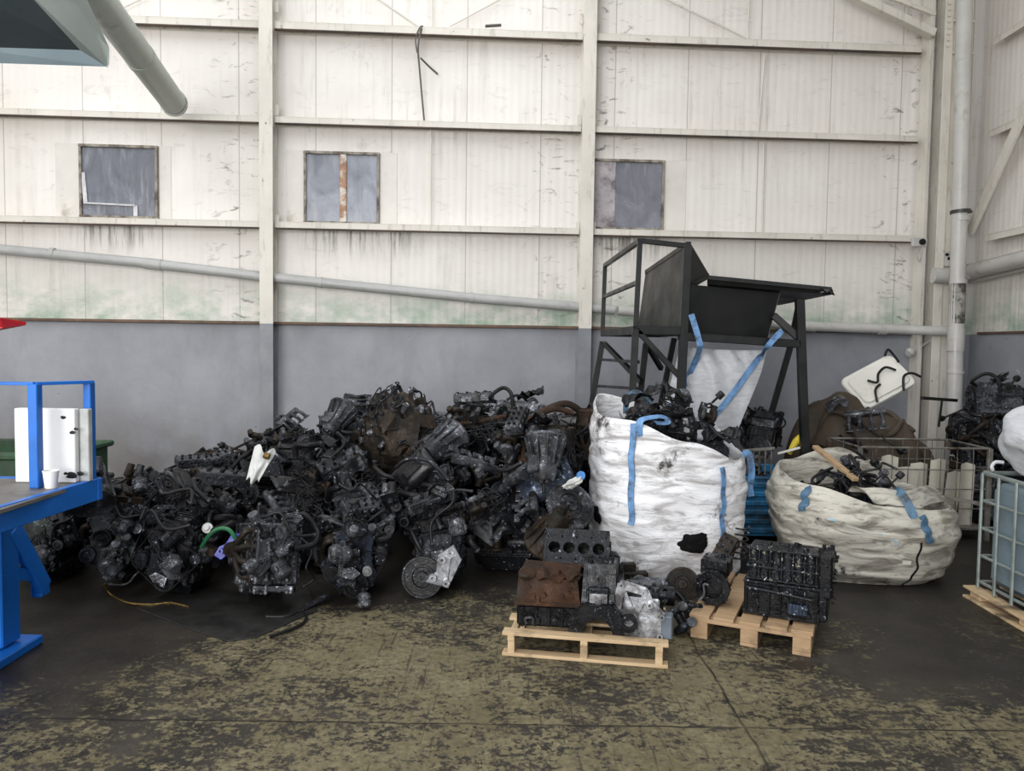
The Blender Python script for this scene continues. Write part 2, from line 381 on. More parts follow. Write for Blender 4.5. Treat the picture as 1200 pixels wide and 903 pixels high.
def make_engine(rng, kind):
    """engine in its own axes: crank along y with the pulley end at -y, head up (+z), about .44 x .60 x .62 m, origin in the middle.
    returns {part: (MB, material, {sub-part: (MB, material)})} and the collision points"""
    P = {}
    def part(n, m): 
        if n not in P: P[n] = (MB(Matrix.Translation((0, 0, -.29))), M_[m], {})
        return P[n][0]
    bm_, am, cm = kind['block'], kind['alloy'], kind['cover']
    L, W = R_(rng, .40, .48), R_(rng, .26, .31)
    b = part('engine_block', bm_)
    b.box((0, 0, .25), (W, L, .23), .014); b.box((0, 0, .355), (W * 1.06, L * 1.02, .025), .004); b.box((0, 0, .14), (W * 1.15, L * 1.02, .022), .004)
    b.hull([(-W * .57, -L * .5, .14), (W * .57, -L * .5, .14), (W * .57, L * .5, .14), (-W * .57, L * .5, .14), (-W * .46, -L * .49, .21), (W * .46, -L * .49, .21), (W * .46, L * .49, .21), (-W * .46, L * .49, .21)])
    for s in (-1, 1):
        for k in range(4):
            y = -L * .36 + k * L * .24
            b.cyl((s * W * .48, y, .27), (s * (W * .5 + .012), y, .27), .026, .023, 14); b.box((s * W * .53, y + L * .12, .25), (.022, .014, .2), .004)
        b.box((s * W * .52, 0, .315), (.02, L * .96, .016), .004)
        greeble(b, (s * W * .52, 0, .24), (0, 1, 0), (0, 0, 1), (s, 0, 0), L * .46, .09, 11, rng)
    greeble(b, (0, L * .5, .25), (1, 0, 0), (0, 0, 1), (0, 1, 0), W * .4, .09, 6, rng)
    for k in range(9):
        for s in (-1, 1): b.bolt((s * W * .56, -L * .46 + k * L * .115, .151), (0, 0, 1), .007)
    if not kind.get('bare_bottom'):
        o = part('oil_pan', kind.get('pan', 'black'))
        o.hull([(-W * .36, -L * .25, 0), (W * .36, -L * .25, 0), (W * .36, L * .42, 0), (-W * .36, L * .42, 0), (-W * .5, -L * .48, .125), (W * .5, -L * .48, .125), (W * .5, L * .48, .125), (-W * .5, L * .48, .125)])
        o.box((0, 0, .122), (W * 1.12, L, .012), .003); o.bolt((W * .2, L * .44, .03), (0, 1, 0), .013, .012)
        for k in range(5): o.box((0, -L * .2 + k * L * .15, .01), (W * .66, .012, .03), .004)
    else:
        o = part('crankshaft', 'alloy')
        o.cyl((0, -L * .55, .1), (0, L * .55, .1), .028, n=14)
        for k in range(4):
            y = -L * .36 + k * L * .24; s = 1 if k in (0, 3) else -1
            o.cyl((0, y - .03, .1 + s * .035), (0, y - .014, .1 + s * .035), .062, n=14); o.cyl((0, y + .014, .1 + s * .035), (0, y + .03, .1 + s * .035), .062, n=14)
            o.cyl((0, y - .02, .1 + s * .06), (0, y + .02, .1 + s * .06), .026, n=12)
        for s in (-1, 1): b.box((s * W * .53, 0, .09), (.03, L, .1), .006)
        for k in range(5): b.box((0, -L * .48 + k * L * .24, .13), (W * .9, .03, .05), .006)
    h = part('cylinder_head', am)
    h.box((0, 0, .415), (W * .96, L * .98, .095), .01)
    for s in (-1, 1):
        for k in range(4):
            y = -L * .36 + k * L * .24
            h.cyl((s * W * .44, y, .41), (s * (W * .5 + .014), y, .405), .03, .028, 14, hole=.019)
            h.bolt((s * W * .48, y + L * .1, .44), (s, 0, 0), .008, .012)
        greeble(h, (s * W * .48, 0, .42), (0, 1, 0), (0, 0, 1), (s, 0, 0), L * .45, .035, 8, rng, .01, .03)
    greeble(h, (0, L * .49, .42), (1, 0, 0), (0, 0, 1), (0, 1, 0), W * .4, .03, 5, rng, .01, .04)
    if kind.get('cover_on', True):
        c = part('valve_cover', cm); cw = W * R_(rng, .68, .86)
        c.box((0, 0, .475), (cw + .03, L * .97, .014), .004)
        c.hull([(-cw / 2, -L * .47, .475), (cw / 2, -L * .47, .475), (cw / 2, L * .47, .475), (-cw / 2, L * .47, .475), (-cw * .42, -L * .45, .54), (cw * .42, -L * .45, .54), (cw * .42, L * .45, .54), (-cw * .42, L * .45, .54)])
        if rng.random() < .5:
            for k in range(7): c.box((0, -L * .38 + k * L * .125, .543), (cw * .8, .012, .014), .003)
        else:
            for s in (-1, 0, 1): c.box((s * cw * .26, 0, .543), (.028, L * .84, .02), .006)
            for k in range(4): c.cyl((0, -L * .34 + k * L * .22, .54), (0, -L * .34 + k * L * .22, .565), .018, n=12, hole=.011)
        for k in range(5):
            for s in (-1, 1): c.bolt((s * (cw / 2 + .006), -L * .42 + k * L * .21, .48), (0, 0, 1), .008, .012)
        q = MB(c.M); q.cyl((cw * .2, L * .3, .54), (cw * .2, L * .3, .575), .03, .027, 12); q.box((cw * .2, L * .3, .58), (.05, .012, .014), .003)
        P['valve_cover'][2]['oil_cap'] = (q, M_['plastic'])
    else:
        for s in (-1, 1):
            c = part('camshaft' if s < 0 else 'camshaft+1', 'alloy')
            c.cyl((s * W * .22, -L * .5, .475), (s * W * .22, L * .5, .475), .013, n=10)
            for k in range(8):
                y = -L * .42 + k * L * .12; a = rng.random() * 6.28
                c.cyl((s * W * .22 + .007 * math.cos(a), y - .008, .475 + .007 * math.sin(a)), (s * W * .22 + .007 * math.cos(a), y + .008, .475 + .007 * math.sin(a)), .02, n=10)
            for k in range(5): h.box((s * W * .22, -L * .45 + k * L * .225, .475), (.06, .026, .03), .004)
    # timing end
    t = part('timing_cover', kind.get('timing', am)); yf = -L * .5
    poly = [(-W * .44, .12), (W * .44, .12), (W * .5, .2), (W * .42, .3), (W * .46, .44), (W * .3, .52), (-W * .3, .52), (-W * .46, .44), (-W * .4, .3), (-W * .5, .2)]
    Mf = Matrix(((1, 0, 0, 0), (0, 0, -1, yf), (0, 1, 0, 0), (0, 0, 0, 1)))
    t.prism(poly, .035, Mf, .008)
    for i, (x, z) in enumerate(poly):
        t.cyl((x * .95, yf, z), (x * .95, yf - .045, z), .014, n=8); t.bolt((x * .95, yf - .045, z), (0, -1, 0), .008)
    for k in range(4): t.beam((R_(rng, -.3, .3) * W, yf - .037, R_(rng, .15, .25)), (R_(rng, -.4, .4) * W, yf - .037, R_(rng, .38, .5)), .01, .012, (0, 1, 0))
    greeble(t, (0, yf - .035, .33), (1, 0, 0), (0, 0, 1), (0, -1, 0), W * .38, .16, 9, rng)
    col = [(0, .13, R_(rng, .07, .088))]
    if kind.get('front', True):
        col += [(R_(rng, -.03, .05), .31, R_(rng, .05, .065)), (W * .62, .30, .034), (-W * .6, R_(rng, .2, .26), .05), (W * .3, .22, .032)]
        if rng.random() < .6: col.append((-W * .3, .40, .05))
    yp = yf - .045
    for i, (x, z, r) in enumerate(col):
        n = 'crank_pulley' if i == 0 else 'pulley'
        k = n if n not in P else n + '+%d' % i
        q = part(k, 'bright' if kind.get('shiny') == i else ('dark' if i else 'black'))
        q.cyl((x, yf + .01, z), (x, yp, z), r * .35, n=12); pulley(q, (x, yp - .001, z), (0, -1, 0), r, .032, 5)
    if kind.get('belt', True) and len(col) > 3: belt(part('drive_belt', 'rubber'), col, yp - .004)
    if kind.get('front', True):
        d = {'case': part('alternator', 'alloy'), 'pulley': MB(Matrix.Translation((0, 0, -.29)))}
        alternator(d, (W * .62, yf + .04, .30), (0, 1, 0), .062, .14, rng)
        b.beam((W * .4, yf + .08, .25), (W * .66, yf + .08, .28), .03, .02); b.beam((W * .4, yf + .12, .37), (W * .66, yf + .12, .34), .024, .02)
        a = part('compressor', kind.get('comp', 'dark')); z = col[3][1]
        a.cyl((-W * .6, yf - .02, z), (-W * .6, yf + .16, z), .056, n=18); a.box((-W * .6, yf + .09, z + .05), (.07, .09, .03), .006); a.box((-W * .5, yf + .08, z), (.06, .12, .05), .008)
        greeble(a, (-W * .6 - .052, yf + .07, z), (0, 1, 0), (0, 0, 1), (-1, 0, 0), .06, .03, 6, rng, .01, .025)
    # manifolds
    if kind.get('intake', True):
        m = part('intake_manifold', kind.get('int', 'plastic')); xo = W * .5
        m.tube([(xo + .10, -L * .42, .47), (xo + .115, 0, .475), (xo + .10, L * .42, .47)], [.034, .045, .04], 12)
        for k in range(4):
            y = -L * .36 + k * L * .24
            runner(m, (W * .46, y, .41), (xo + .05, y, .40), (xo + .10, y * .95, .42), (xo + .11, y * .9, .46), .021)
            m.box((xo + .012, y, .408), (.012, .075, .05), .006)
        m.cyl((xo + .10, L * .42, .47), (xo + .10, L * .54, .48), .034, n=14, hole=.026)
    if kind.get('exhaust', True):
        m = part('exhaust_manifold', kind.get('exh', 'brown')); xo = -W * .5
        for k in range(4):
            y = -L * .36 + k * L * .24
            m.box((xo - .012, y, .405), (.014, .08, .055), .006)
            m.tube([(xo, y, .405), (xo - .05, y, .40), (xo - .075, y * .7, .36), (xo - .08, y * .25 + .02, .28)], .02, 9)
        m.cyl((xo - .08, .02, .30), (xo - .085, .025, .19), .042, .03, 14); m.cyl((xo - .085, .025, .20), (xo - .085, .025, .185), .052, n=12)
    # rear end
    yr = L * .5; e = kind.get('rear', 'flywheel')
    if e == 'flywheel': gear_disc(part('flywheel', kind.get('fly', 'dark')), (0, yr + .005, .15), (0, 1, 0), .135, .024, 44)
    elif e == 'clutch':
        q = part('flywheel', 'dark'); gear_disc(q, (0, yr + .005, .15), (0, 1, 0), .14, .022, 44)
        q = part('clutch_cover', 'alloy'); gear_disc(q, (0, yr + .03, .15), (0, 1, 0), .118, .035, 0, 9)
        for k in range(18):
            a = 2 * PI * k / 18; q.box((.055 * math.cos(a), yr + .07, .15 + .055 * math.sin(a)), (.06, .006, .012), .002, Euler((0, -a, 0)))
    elif e == 'gearbox':
        g = part('gearbox', kind.get('gbx', 'alloy'))
        g.lathe([(.06, 0), (.17, 0), (.175, .02), (.165, .03), (.13, .1), (.105, .15), (.1, .26), (.08, .3), (0, .3)], (0, yr + .005, .17), (0, 1, 0), 22)
        for k in range(12):
            a = 2 * PI * k / 12
            g.beam((.165 * math.cos(a), yr + .02, .17 + .165 * math.sin(a)), (.1 * math.cos(a), yr + .17, .17 + .1 * math.sin(a)), .012, .03, (math.cos(a), 0, math.sin(a)))
            g.bolt((.165 * math.cos(a + .26), yr + .02, .17 + .165 * math.sin(a + .26)), (0, 1, 0), .01, .014)
        g.box((.04, yr + .23, .26), (.1, .12, .06), .01); g.cyl((.12, yr + .2, .12), (.12, yr + .29, .12), .055, n=14); g.cyl((.12, yr + .29, .12), (.12, yr + .33, .12), .03, n=12)
        greeble(g, (0, yr + .3, .17), (1, 0, 0), (0, 0, 1), (0, 1, 0), .07, .07, 8, rng, .01, .03)
    f = part('oil_filter', kind.get('filt', 'dark')); y = R_(rng, -.3, .2) * L
    f.cyl((-W * .5, y, .2), (-W * .5 - .09, y - .01, .17), .038, .036, 18); f.cyl((-W * .48, y, .205), (-W * .52, y, .198), .044, n=14)
    if kind.get('starter', True):
        f = part('starter_motor', 'dark'); f.cyl((W * .62, yr - .02, .19), (W * .62, yr - .17, .19), .036, n=16); f.cyl((W * .62 + .03, yr - .03, .235), (W * .62 + .03, yr - .12, .235), .022, n=12); f.box((W * .58, yr - .02, .2), (.09, .02, .1), .008)
    # hoses and loom
    for i in range(kind.get('hoses', 3)):
        s = rng.choice((-1, 1)); y0 = R_(rng, -.5, .2) * L; y1 = y0 + R_(rng, .1, .35)
        q = part('hose' + ('+%d' % i if i else ''), rng.choice(kind.get('hosem', ['rubber', 'rubber', 'dark'])))
        r = rng.choice((.010, .014, .019, .022))
        q.tube([(s * W * .3, y0, .50), (s * (W * .55 + R_(rng, .03, .1)), y0 + .03, R_(rng, .5, .58)), (s * (W * .55 + R_(rng, .06, .12)), (y0 + y1) / 2, R_(rng, .36, .5)), (s * (W * .5 + .04), y1, R_(rng, .24, .4)), (s * W * .5, min(y1 + .02, L * .5), R_(rng, .2, .32))], r, 9)
    if kind.get('loom', True):
        q = part('wiring_loom', 'rubber')
        for i in range(6):
            s = rng.choice((-1, 1)); pts = []
            y = R_(rng, -.5, 0) * L
            for k in range(6):
                pts.append((s * (W * .5 + R_(rng, .005, .07)) if k % 2 else s * W * R_(rng, .2, .55), y, R_(rng, .3, .56))); y += R_(rng, .01, .1)
            q.tube(pts, R_(rng, .003, .006), 6, 4)
        for i in range(3):
            x, y = R_(rng, -.5, .5) * W, R_(rng, -.4, .4) * L
            q.box((x, y, .555), (.03, .045, .02), .004)
    if kind.get('mount'):
        q = part('engine_mount', 'rust' if rng.random() < .3 else 'alloy'); s = rng.choice((-1, 1))
        q.beam((s * W * .5, yf + .1, .3), (s * (W * .5 + .1), yf + .05, .33), .06, .03); q.cyl((s * (W * .5 + .1), yf + .05, .31), (s * (W * .5 + .1), yf + .05, .36), .035, n=14, hole=.012)
    return P
def emit(P, root):
    for n, (mb, m, subs) in P.items():
        if not mb.v: continue
        o = mb.build(n.split('+')[0], m, root)
        for sn, (smb, sm) in subs.items(): smb.build(sn, sm, o)

ENGINE_KINDS = [
    dict(block='black', alloy='dark', cover='black', timing='dark', rear='flywheel', hoses=4, mount=True),
    dict(block='dark', alloy='alloy', cover='dark', timing='green', comp='green', rear='gearbox', int='dark', hoses=3, shiny=2, mount=True),
    dict(block='black', alloy='alloy', cover='plastic', timing='bluish', rear='clutch', int='alloy', hoses=4, exh='brown', shiny=4),
    dict(block='alloy', alloy='alloy', cover='alloy', cover_on=False, bare_bottom=True, timing='alloy', front=False, belt=False, intake=False, hoses=1, loom=False, starter=False, exh='brown', rear='flywheel'),
    dict(block='black', alloy='dark', cover='bluish', timing='black', rear='gearbox', gbx='dark', int='alloy', hoses=5, hosem=['rubber', 'dark', 'alloy']),
    dict(block='brown', alloy='dark', cover='brown', timing='brown', rear='clutch', exhaust=True, exh='rust', intake=False, hoses=2, comp='black'),
]
def make_engines():
    protos = []
    for i, k in enumerate(ENGINE_KINDS):
        P = make_engine(random.Random(40 + i), k)
        protos.append(P)
    return protos
# ---------------------------------------------------------------- loose scrap parts (each about its own middle)
def scrap_kit():
    K = {}
    def new(name, cat, label): K[name] = dict(cat=cat, label=label, parts=[], kids={}); return K[name]['parts']
    rng = random.Random(7)
    s = new('alternator', 'alternator', 'finned alternator'); d = {'case': MB(), 'pulley': MB()}
    alternator(d, (0, -.07, 0), (0, 1, 0), .065, .15, rng); s += [('housing', d['case'], 'alloy'), ('pulley', d['pulley'], 'dark')]
    s = new('starter_motor', 'starter motor', 'starter motor'); a, b = MB(), MB()
    a.cyl((0, -.1, 0), (0, .08, 0), .04, n=18); a.cyl((0, .08, 0), (0, .13, 0), .036, .02, 14); b.cyl((.03, -.06, .045), (.03, .05, .045), .024, n=14); a.box((0, .085, .02), (.12, .012, .11), .004)
    for k in (-1, 1): b.bolt((.03 + k * .01, -.06, .045), (0, -1, 0), .006, .015)
    s += [('motor_body', a, 'dark'), ('solenoid', b, 'alloy')]
    s = new('clutch_disc', 'clutch disc', 'round clutch disc'); a = MB(); gear_disc(a, (0, 0, -.012), (0, 0, 1), .13, .024, 0, 8); s += [('clutch_disc', a, 'dark')]
    s = new('flywheel', 'flywheel', 'toothed flywheel'); a = MB(); gear_disc(a, (0, 0, -.013), (0, 0, 1), .14, .026, 48, 10); s += [('flywheel', a, 'dark')]
    s = new('brake_disc', 'brake disc', 'rusty brake disc'); a = MB()
    a.lathe([(.035, 0), (.13, 0), (.13, .009), (.075, .009), (.07, .045), (.035, .045)], (0, 0, -.02), (0, 0, 1), 36, True)
    for k in range(5): a.bolt((.052 * math.cos(k * 1.257), .052 * math.sin(k * 1.257), .025), (0, 0, 1), .007)
    s += [('brake_disc', a, 'rust')]
    for i, (r, ps) in enumerate(((.02, [(-.18, 0, 0), (-.06, .08, .05), (.06, .06, .08), (.16, -.04, .02)]), (.028, [(-.14, 0, 0), (-.03, .02, .06), (.08, .0, .05), (.1, .1, -.02)]), (.012, [(-.25, 0, 0), (-.1, .1, .04), (.08, .02, .1), (.2, .1, .02), (.27, -.02, 0)]))):
        s = new('rubber_hose' if not i else ('intake_hose' if i == 1 else 'coolant_hose'), 'hose', ('curved black rubber hose', 'thick bent intake hose', 'thin looping coolant hose')[i]); a = MB(); a.tube(ps, r, 12, 6)
        b, b2 = MB(), MB()
        for p, q, cb in ((ps[0], ps[1], b), (ps[-1], ps[-2], b2)):
            d = (Vector(q) - Vector(p)).normalized(); cb.cyl(Vector(p) + d * .01, Vector(p) + d * .024, r * 1.18, n=14)
        if i == 1:
            P = spline(ps, 6)
            for k in range(3, len(P) - 3): a.cyl(P[k] - (P[k + 1] - P[k]) * .2, P[k] + (P[k + 1] - P[k]) * .2, r * 1.16, n=12)
        s += [('hose', a, 'rubber'), ('hose_clamp', b, 'alloy'), ('hose_clamp', b2, 'alloy')]
    s = new('intake_manifold', 'manifold', 'four runner intake manifold'); a = MB()
    a.tube([(-.2, 0, .06), (0, .01, .065), (.2, 0, .06)], .042, 12)
    for k in range(4):
        x = -.16 + k * .107; a.tube([(x, 0, .06), (x, .06, .06), (x * 1.05, .11, .02), (x * 1.05, .14, -.03)], .022, 9); a.box((x * 1.05, .143, -.032), (.085, .05, .014), .004)
    s += [('manifold', a, 'alloy')]
    s = new('exhaust_manifold', 'manifold', 'brown exhaust manifold'); a = MB()
    for k in range(4):
        x = -.17 + k * .113; a.tube([(x, 0, 0), (x, .05, .0), (x * .6, .1, -.01), (x * .12, .17, -.03)], .021, 9); a.box((x, -.004, 0), (.09, .014, .06), .006)
    a.cyl((0, .15, -.03), (0, .22, -.06), .045, .035, 14); s += [('manifold', a, 'brown')]
    s = new('cylinder_head', 'cylinder head', 'bare cylinder head'); a, b = MB(), MB()
    a.box((0, 0, 0), (.42, .16, .1), .008)
    for k in range(4):
        x = -.15 + k * .1
        a.cyl((x, -.075, 0), (x, -.096, 0), .032, .03, 14, hole=.02)
        for y in (-.03, .03): b = MB(); b.cyl((x + (y > 0) * .02, y, .04), (x + (y > 0) * .02, y, .075), .016, n=12, hole=.008); s.append(('valve_spring', b, 'dark'))
    for k in range(6): a.cyl((-.19 + k * .076, .06, .04), (-.19 + k * .076, .06, .06), .012, n=8, hole=.006)
    greeble(a, (0, .08, 0), (1, 0, 0), (0, 0, 1), (0, 1, 0), .18, .035, 10, rng); s += [('head_casting', a, 'alloy')]
    s = new('engine_cover', 'engine cover', 'black plastic engine cover'); a = MB()
    a.grid(lambda u, v: Vector(((u - .5) * .38, (v - .5) * .26, .05 * (1 - (2 * u - 1) ** 4) * (1 - (2 * v - 1) ** 4) + .012 * (abs(v - .5) < .18) * (1 if .2 < u < .8 else 0))), 20, 16)
    a.grid(lambda u, v: Vector(((u - .5) * .38, (.5 - v) * .26, .05 * (1 - (2 * u - 1) ** 4) * (1 - (2 * v - 1) ** 4) - .005)), 10, 8)
    for x, y in ((-.15, -.09), (.15, -.09), (.15, .09), (-.15, .09)): a.cyl((x, y, .0), (x, y, .035), .016, n=12, hole=.008)
    s += [('cover_shell', a, 'plastic')]
    s = new('wiring_harness', 'wiring', 'tangled wiring harness'); a, b = MB(), MB()
    for i in range(9):
        p = [Vector((R_(rng, -.16, .16), R_(rng, -.12, .12), R_(rng, -.02, .09))) for _ in range(6)]; a.tube(p, R_(rng, .003, .007), 6, 4)
        if i < 3: b = MB(); b.box(p[-1], (.03, .02, .016), .003, Euler((rng.random() * 3, rng.random() * 3, 0))); s.append(('plug', b, 'plastic'))
    s += [('wires', a, 'rubber')]
    s = new('bracket', 'bracket', 'cast metal bracket'); a = MB()
    a.prism([(-.09, -.05), (.05, -.06), (.1, .0), (.03, .05), (-.04, .03), (-.1, .06)], .018, None, .004)
    for x, y in ((-.07, -.03), (.06, .0), (-.07, .035), (.02, .025)): a.cyl((x, y, 0), (x, y, .035), .017, n=10, hole=.007)
    a.beam((-.07, -.03, .02), (.06, 0, .02), .01, .02); s += [('bracket', a, 'alloy')]
    s = new('belt_pulley', 'pulley', 'grooved belt pulley'); a = MB(); pulley(a, (0, 0, -.02), (0, 0, 1), .07, .04, 5); s += [('pulley', a, 'dark')]
    s = new('coil_spring', 'spring', 'coil spring'); a = MB(); a.tube([(.045 * math.cos(k * .5), .045 * math.sin(k * .5), -.12 + k * .0033) for k in range(74)], .006, 7, 1); s += [('coil_spring', a, 'dark')]
    s = new('piston', 'piston', 'piston on its connecting rod'); a, b = MB(), MB()
    a.lathe([(0, .06), (.036, .06), (.04, .056), (.04, .045), (.037, .044), (.037, .04), (.04, .039), (.04, .03), (.037, .029), (.037, .025), (.04, .024), (.04, -.01), (.034, -.012), (.034, .04), (0, .04)], (0, 0, .06), (0, 0, 1), 20)
    b.beam((0, 0, .07), (0, 0, -.07), .024, .014); b.cyl((0, -.012, -.085), (0, .012, -.085), .034, n=16, hole=.024); s += [('piston_crown', a, 'alloy'), ('connecting_rod', b, 'dark')]
    s = new('oil_pan', 'oil pan', 'upturned oil pan'); a = MB()
    a.hull([(-.18, -.12, -.01), (.18, -.12, -.01), (.18, .12, -.01), (-.18, .12, -.01), (-.15, -.08, .08), (.08, -.08, .11), (.08, .08, .11), (-.15, .08, .08)]); a.box((0, 0, -.006), (.4, .27, .01), .003); a.bolt((.085, 0, .07), (1, 0, 0), .012, .012)
    for k in range(10): a.bolt((-.18 + k * .04, -.128, 0), (0, 0, 1), .007)
    s += [('oil_pan', a, 'dark')]
    s = new('drive_shaft', 'drive shaft', 'drive shaft with joints'); a, b = MB(), MB()
    a.cyl((-.3, 0, 0), (.3, 0, 0), .014, n=12)
    for q in (-1, 1): b = MB(); s.append(('joint_boot', b, 'rubber')); b.lathe([(.014, 0), (.02, .01), (.024, .02), (.026, .03), (.022, .036), (.034, .046), (.03, .052), (.045, .062), (.045, .1), (.02, .102), (.016, .14), (0, .14)], (q * .2, 0, 0), (q, 0, 0), 16)
    s += [('shaft', a, 'brown')]
    s = new('gearbox', 'gearbox', 'ribbed aluminium gearbox'); a, b = MB(), MB()
    a.lathe([(.05, -.18), (.16, -.18), (.165, -.16), (.155, -.15), (.12, -.08), (.1, -.02), (.095, .12), (.07, .18), (0, .18)], (0, 0, 0), (0, 1, 0), 24)
    for k in range(12):
        q = k * PI / 6; a.beam((.155 * math.cos(q), -.16, .155 * math.sin(q)), (.1 * math.cos(q), .06, .1 * math.sin(q)), .011, .028, (math.cos(q), 0, math.sin(q)))
    a.box((.05, .06, .09), (.1, .14, .06), .012); b.cyl((0, .17, 0), (0, .27, 0), .016, n=12); c = MB(); c.cyl((.07, -.05, -.06), (.19, -.05, -.06), .03, n=14); s.append(('side_flange', c, 'dark')); greeble(a, (0, .18, 0), (1, 0, 0), (0, 0, 1), (0, 1, 0), .05, .05, 7, rng); s += [('casing', a, 'alloy'), ('output_shaft', b, 'dark')]
    s = new('turbocharger', 'turbocharger', 'snail shaped turbocharger'); a, b = MB(), MB()
    for mb, y, m in ((a, -.06, 1), (b, .06, -1)):
        mb.tube([(.065 * math.cos(t) * (1 - t * .02), y, .065 * math.sin(t) * (1 - t * .02)) for t in [k * .5 for k in range(12)]] , [.034, .026, .016], 10, 2); mb.cyl((0, y - .03 * m, 0), (0, y + .02 * m, 0), .05, .036, 16); mb.tube([(.065, y, 0), (.066, y, .06), (.066, y, .12)], .034, 12)
    a.cyl((0, -.05, 0), (0, .05, 0), .032, n=14); s += [('turbine_housing', a, 'brown'), ('compressor_housing', b, 'alloy')]
    s = new('crumpled_sheet', 'metal sheet', 'crumpled strip of dark sheet metal'); a = MB()
    f = lambda u, v, o: Vector(((u - .5) * .34, (v - .5) * .16 + .03 * math.sin(u * 7), .05 * noise.noise(Vector((u * 4, v * 3, 2))) + .03 * math.sin(u * 9 + v * 3) + o))
    a.grid(lambda u, v: f(u, v, .002), 18, 8); a.grid(lambda u, v: f(1 - u, v, -.002), 18, 8); s += [('sheet', a, 'black')]
    for k, d in K.items():
        d['meshes'] = [(n, mb.mesh(n, M_[m])) for n, mb, m in d['parts']]
        zs = [v.z for n, mb, m in d['parts'] for v in mb.v]; d['zmin'] = min(zs)
        d['n'] = 0; d['keep'] = None
    return K
def put_scrap(K, kind, M, label, group=None, cat=None, mats=None):
    d = K[kind]
    if len(d['meshes']) == 1:
        r = bpy.data.objects.new(kind, d['meshes'][0][1]); C.objects.link(r)
    else:
        r = bpy.data.objects.new(kind, None); r.empty_display_size = .05; C.objects.link(r)
        for n, me in d['meshes']:
            c = bpy.data.objects.new(n, me); C.objects.link(c); c.parent = r
            if mats and n in mats:
                c.data = me.copy(); c.data.materials[0] = M_[mats[n]]
    r.matrix_world = M
    if mats and len(d['meshes']) == 1: r.data = r.data.copy(); r.data.materials[0] = M_[list(mats.values())[0]]
    return tag(r, label, cat or d['cat'], group)
GATE, SKY, EXPO = 1150, 390, 0.08
# ---------------------------------------------------------------- the hall
def mat_cladding():
    t = NT('cream_cladding_panels'); x, y, z = t.xyz(t.co())
    base = t.mix(t.rng(t.noise(.7, det=3), .3, .7), (.70, .655, .61), (.80, .765, .725))
    # panel seams and fine ribs
    ph = t.math('FRACT', t.math('DIVIDE', t.math('ADD', x, 100.0 + .42), .955)); seam = t.math('LESS_THAN', t.math('ABSOLUTE', t.math('SUBTRACT', ph, .5)), .007)
    rib = t.math('SINE', t.math('MULTIPLY', x, 62.0))
    base = t.mix(t.math('MULTIPLY', seam, .55), base, (.28, .25, .22))
    # streaks of washed-down dirt
    st = t.noise(1, t.co((9, 9, .55)), 6, .7); stm = t.math('MULTIPLY', t.rng(st, .52, .75), t.rng(t.noise(.8, t.co(loc=(4, 0, 2))), .42, .62))
    base = t.mix(t.math('MULTIPLY', stm, .55), base, (.30, .27, .23))
    # black runs below the windows
    w = None
    for cx in (-4.98, -2.15, -1.75, 1.5):
        m = t.rng(t.math('ABSOLUTE', t.math('SUBTRACT', x, cx)), .15, .75, 1, 0, True); w = m if w is None else t.math('MAXIMUM', w, m)
    band = t.math('MULTIPLY', t.rng(z, 2.75, 3.2, 0, 1, True), t.math('LESS_THAN', z, 3.25))
    runs = t.rng(t.noise(1, t.co((16, 16, .9)), 5, .75), .45, .58)
    base = t.mix(t.math('MULTIPLY', t.math('MULTIPLY', w, band), t.math('MULTIPLY', runs, .8)), base, (.05, .045, .04))
    band2 = t.math('MULTIPLY', t.rng(z, 3.3, 4.3, .9, .4), t.math('GREATER_THAN', z, 3.3))
    sm = t.rng(t.noise(6, t.co((1, 1, .6)), 7, .75), .58, .72)
    base = t.mix(t.math('MULTIPLY', t.math('MULTIPLY', w, band2), t.math('MULTIPLY', sm, .75)), base, (.10, .09, .08))
    # sooty handling marks by the columns
    c = None
    for cx in (-3.45, .55, 1.25, 5.2):
        m = t.rng(t.math('ABSOLUTE', t.math('SUBTRACT', x, cx)), .1, .55, 1, 0, True); c = m if c is None else t.math('MAXIMUM', c, m)
    scf = t.rng(t.noise(3.2, t.co((1, 1, 2.6)), 8, .72, 1.2), .565, .67)
    base = t.mix(t.math('MULTIPLY', t.math('ADD', t.math('MULTIPLY', c, .75), .16), scf), base, (.13, .11, .09))
    # green algae along the foot of the panels
    alg = t.math('MULTIPLY', t.rng(z, 2.0, 2.75, 1, 0, True), t.rng(t.noise(1.6, t.co((1, 1, 1.6), loc=(2, 0, 0)), 6, .7), .39, .62))
    base = t.mix(t.math('MULTIPLY', alg, .85), base, (.24, .36, .26))
    t.set(Base_Color=base, Roughness=.5); t.bump(t.math('SUBTRACT', t.math('MULTIPLY', rib, .3), t.math('MULTIPLY', seam, 2)), .35, .01)
    return t.m
def mat_concrete():
    t = NT('grey_painted_concrete'); x, y, z = t.xyz(t.co())
    b = t.mix(t.rng(t.noise(.9, det=6, rough=.65), .3, .7), (.235, .24, .27), (.345, .352, .385))
    low = t.math('MULTIPLY', t.rng(z, .15, 1.25, 1, 0, True), t.rng(t.noise(.75, t.co(loc=(1.6, 0, 0)), 4), .42, .58))
    b = t.mix(t.math('MULTIPLY', low, .6), b, (.15, .125, .10))
    b = t.mix(t.math('MULTIPLY', t.rng(t.noise(1.2, t.co((1, 1, .35), loc=(9, 1, 0)), 6), .52, .7), .5), b, (.14, .14, .15))
    b = t.mix(t.rng(t.noise(7, t.co(loc=(1, 7, 3)), 5, .6), .70, .73), b, (.62, .62, .62))
    b = t.mix(t.rng(t.noise(5, t.co((1, 1, 2), loc=(6, 7, 8)), 6, .7), .67, .71), b, (.06, .06, .065))
    t.set(Base_Color=b, Roughness=.55); t.bump(t.noise(6, det=6), .3, .02)
    return t.m
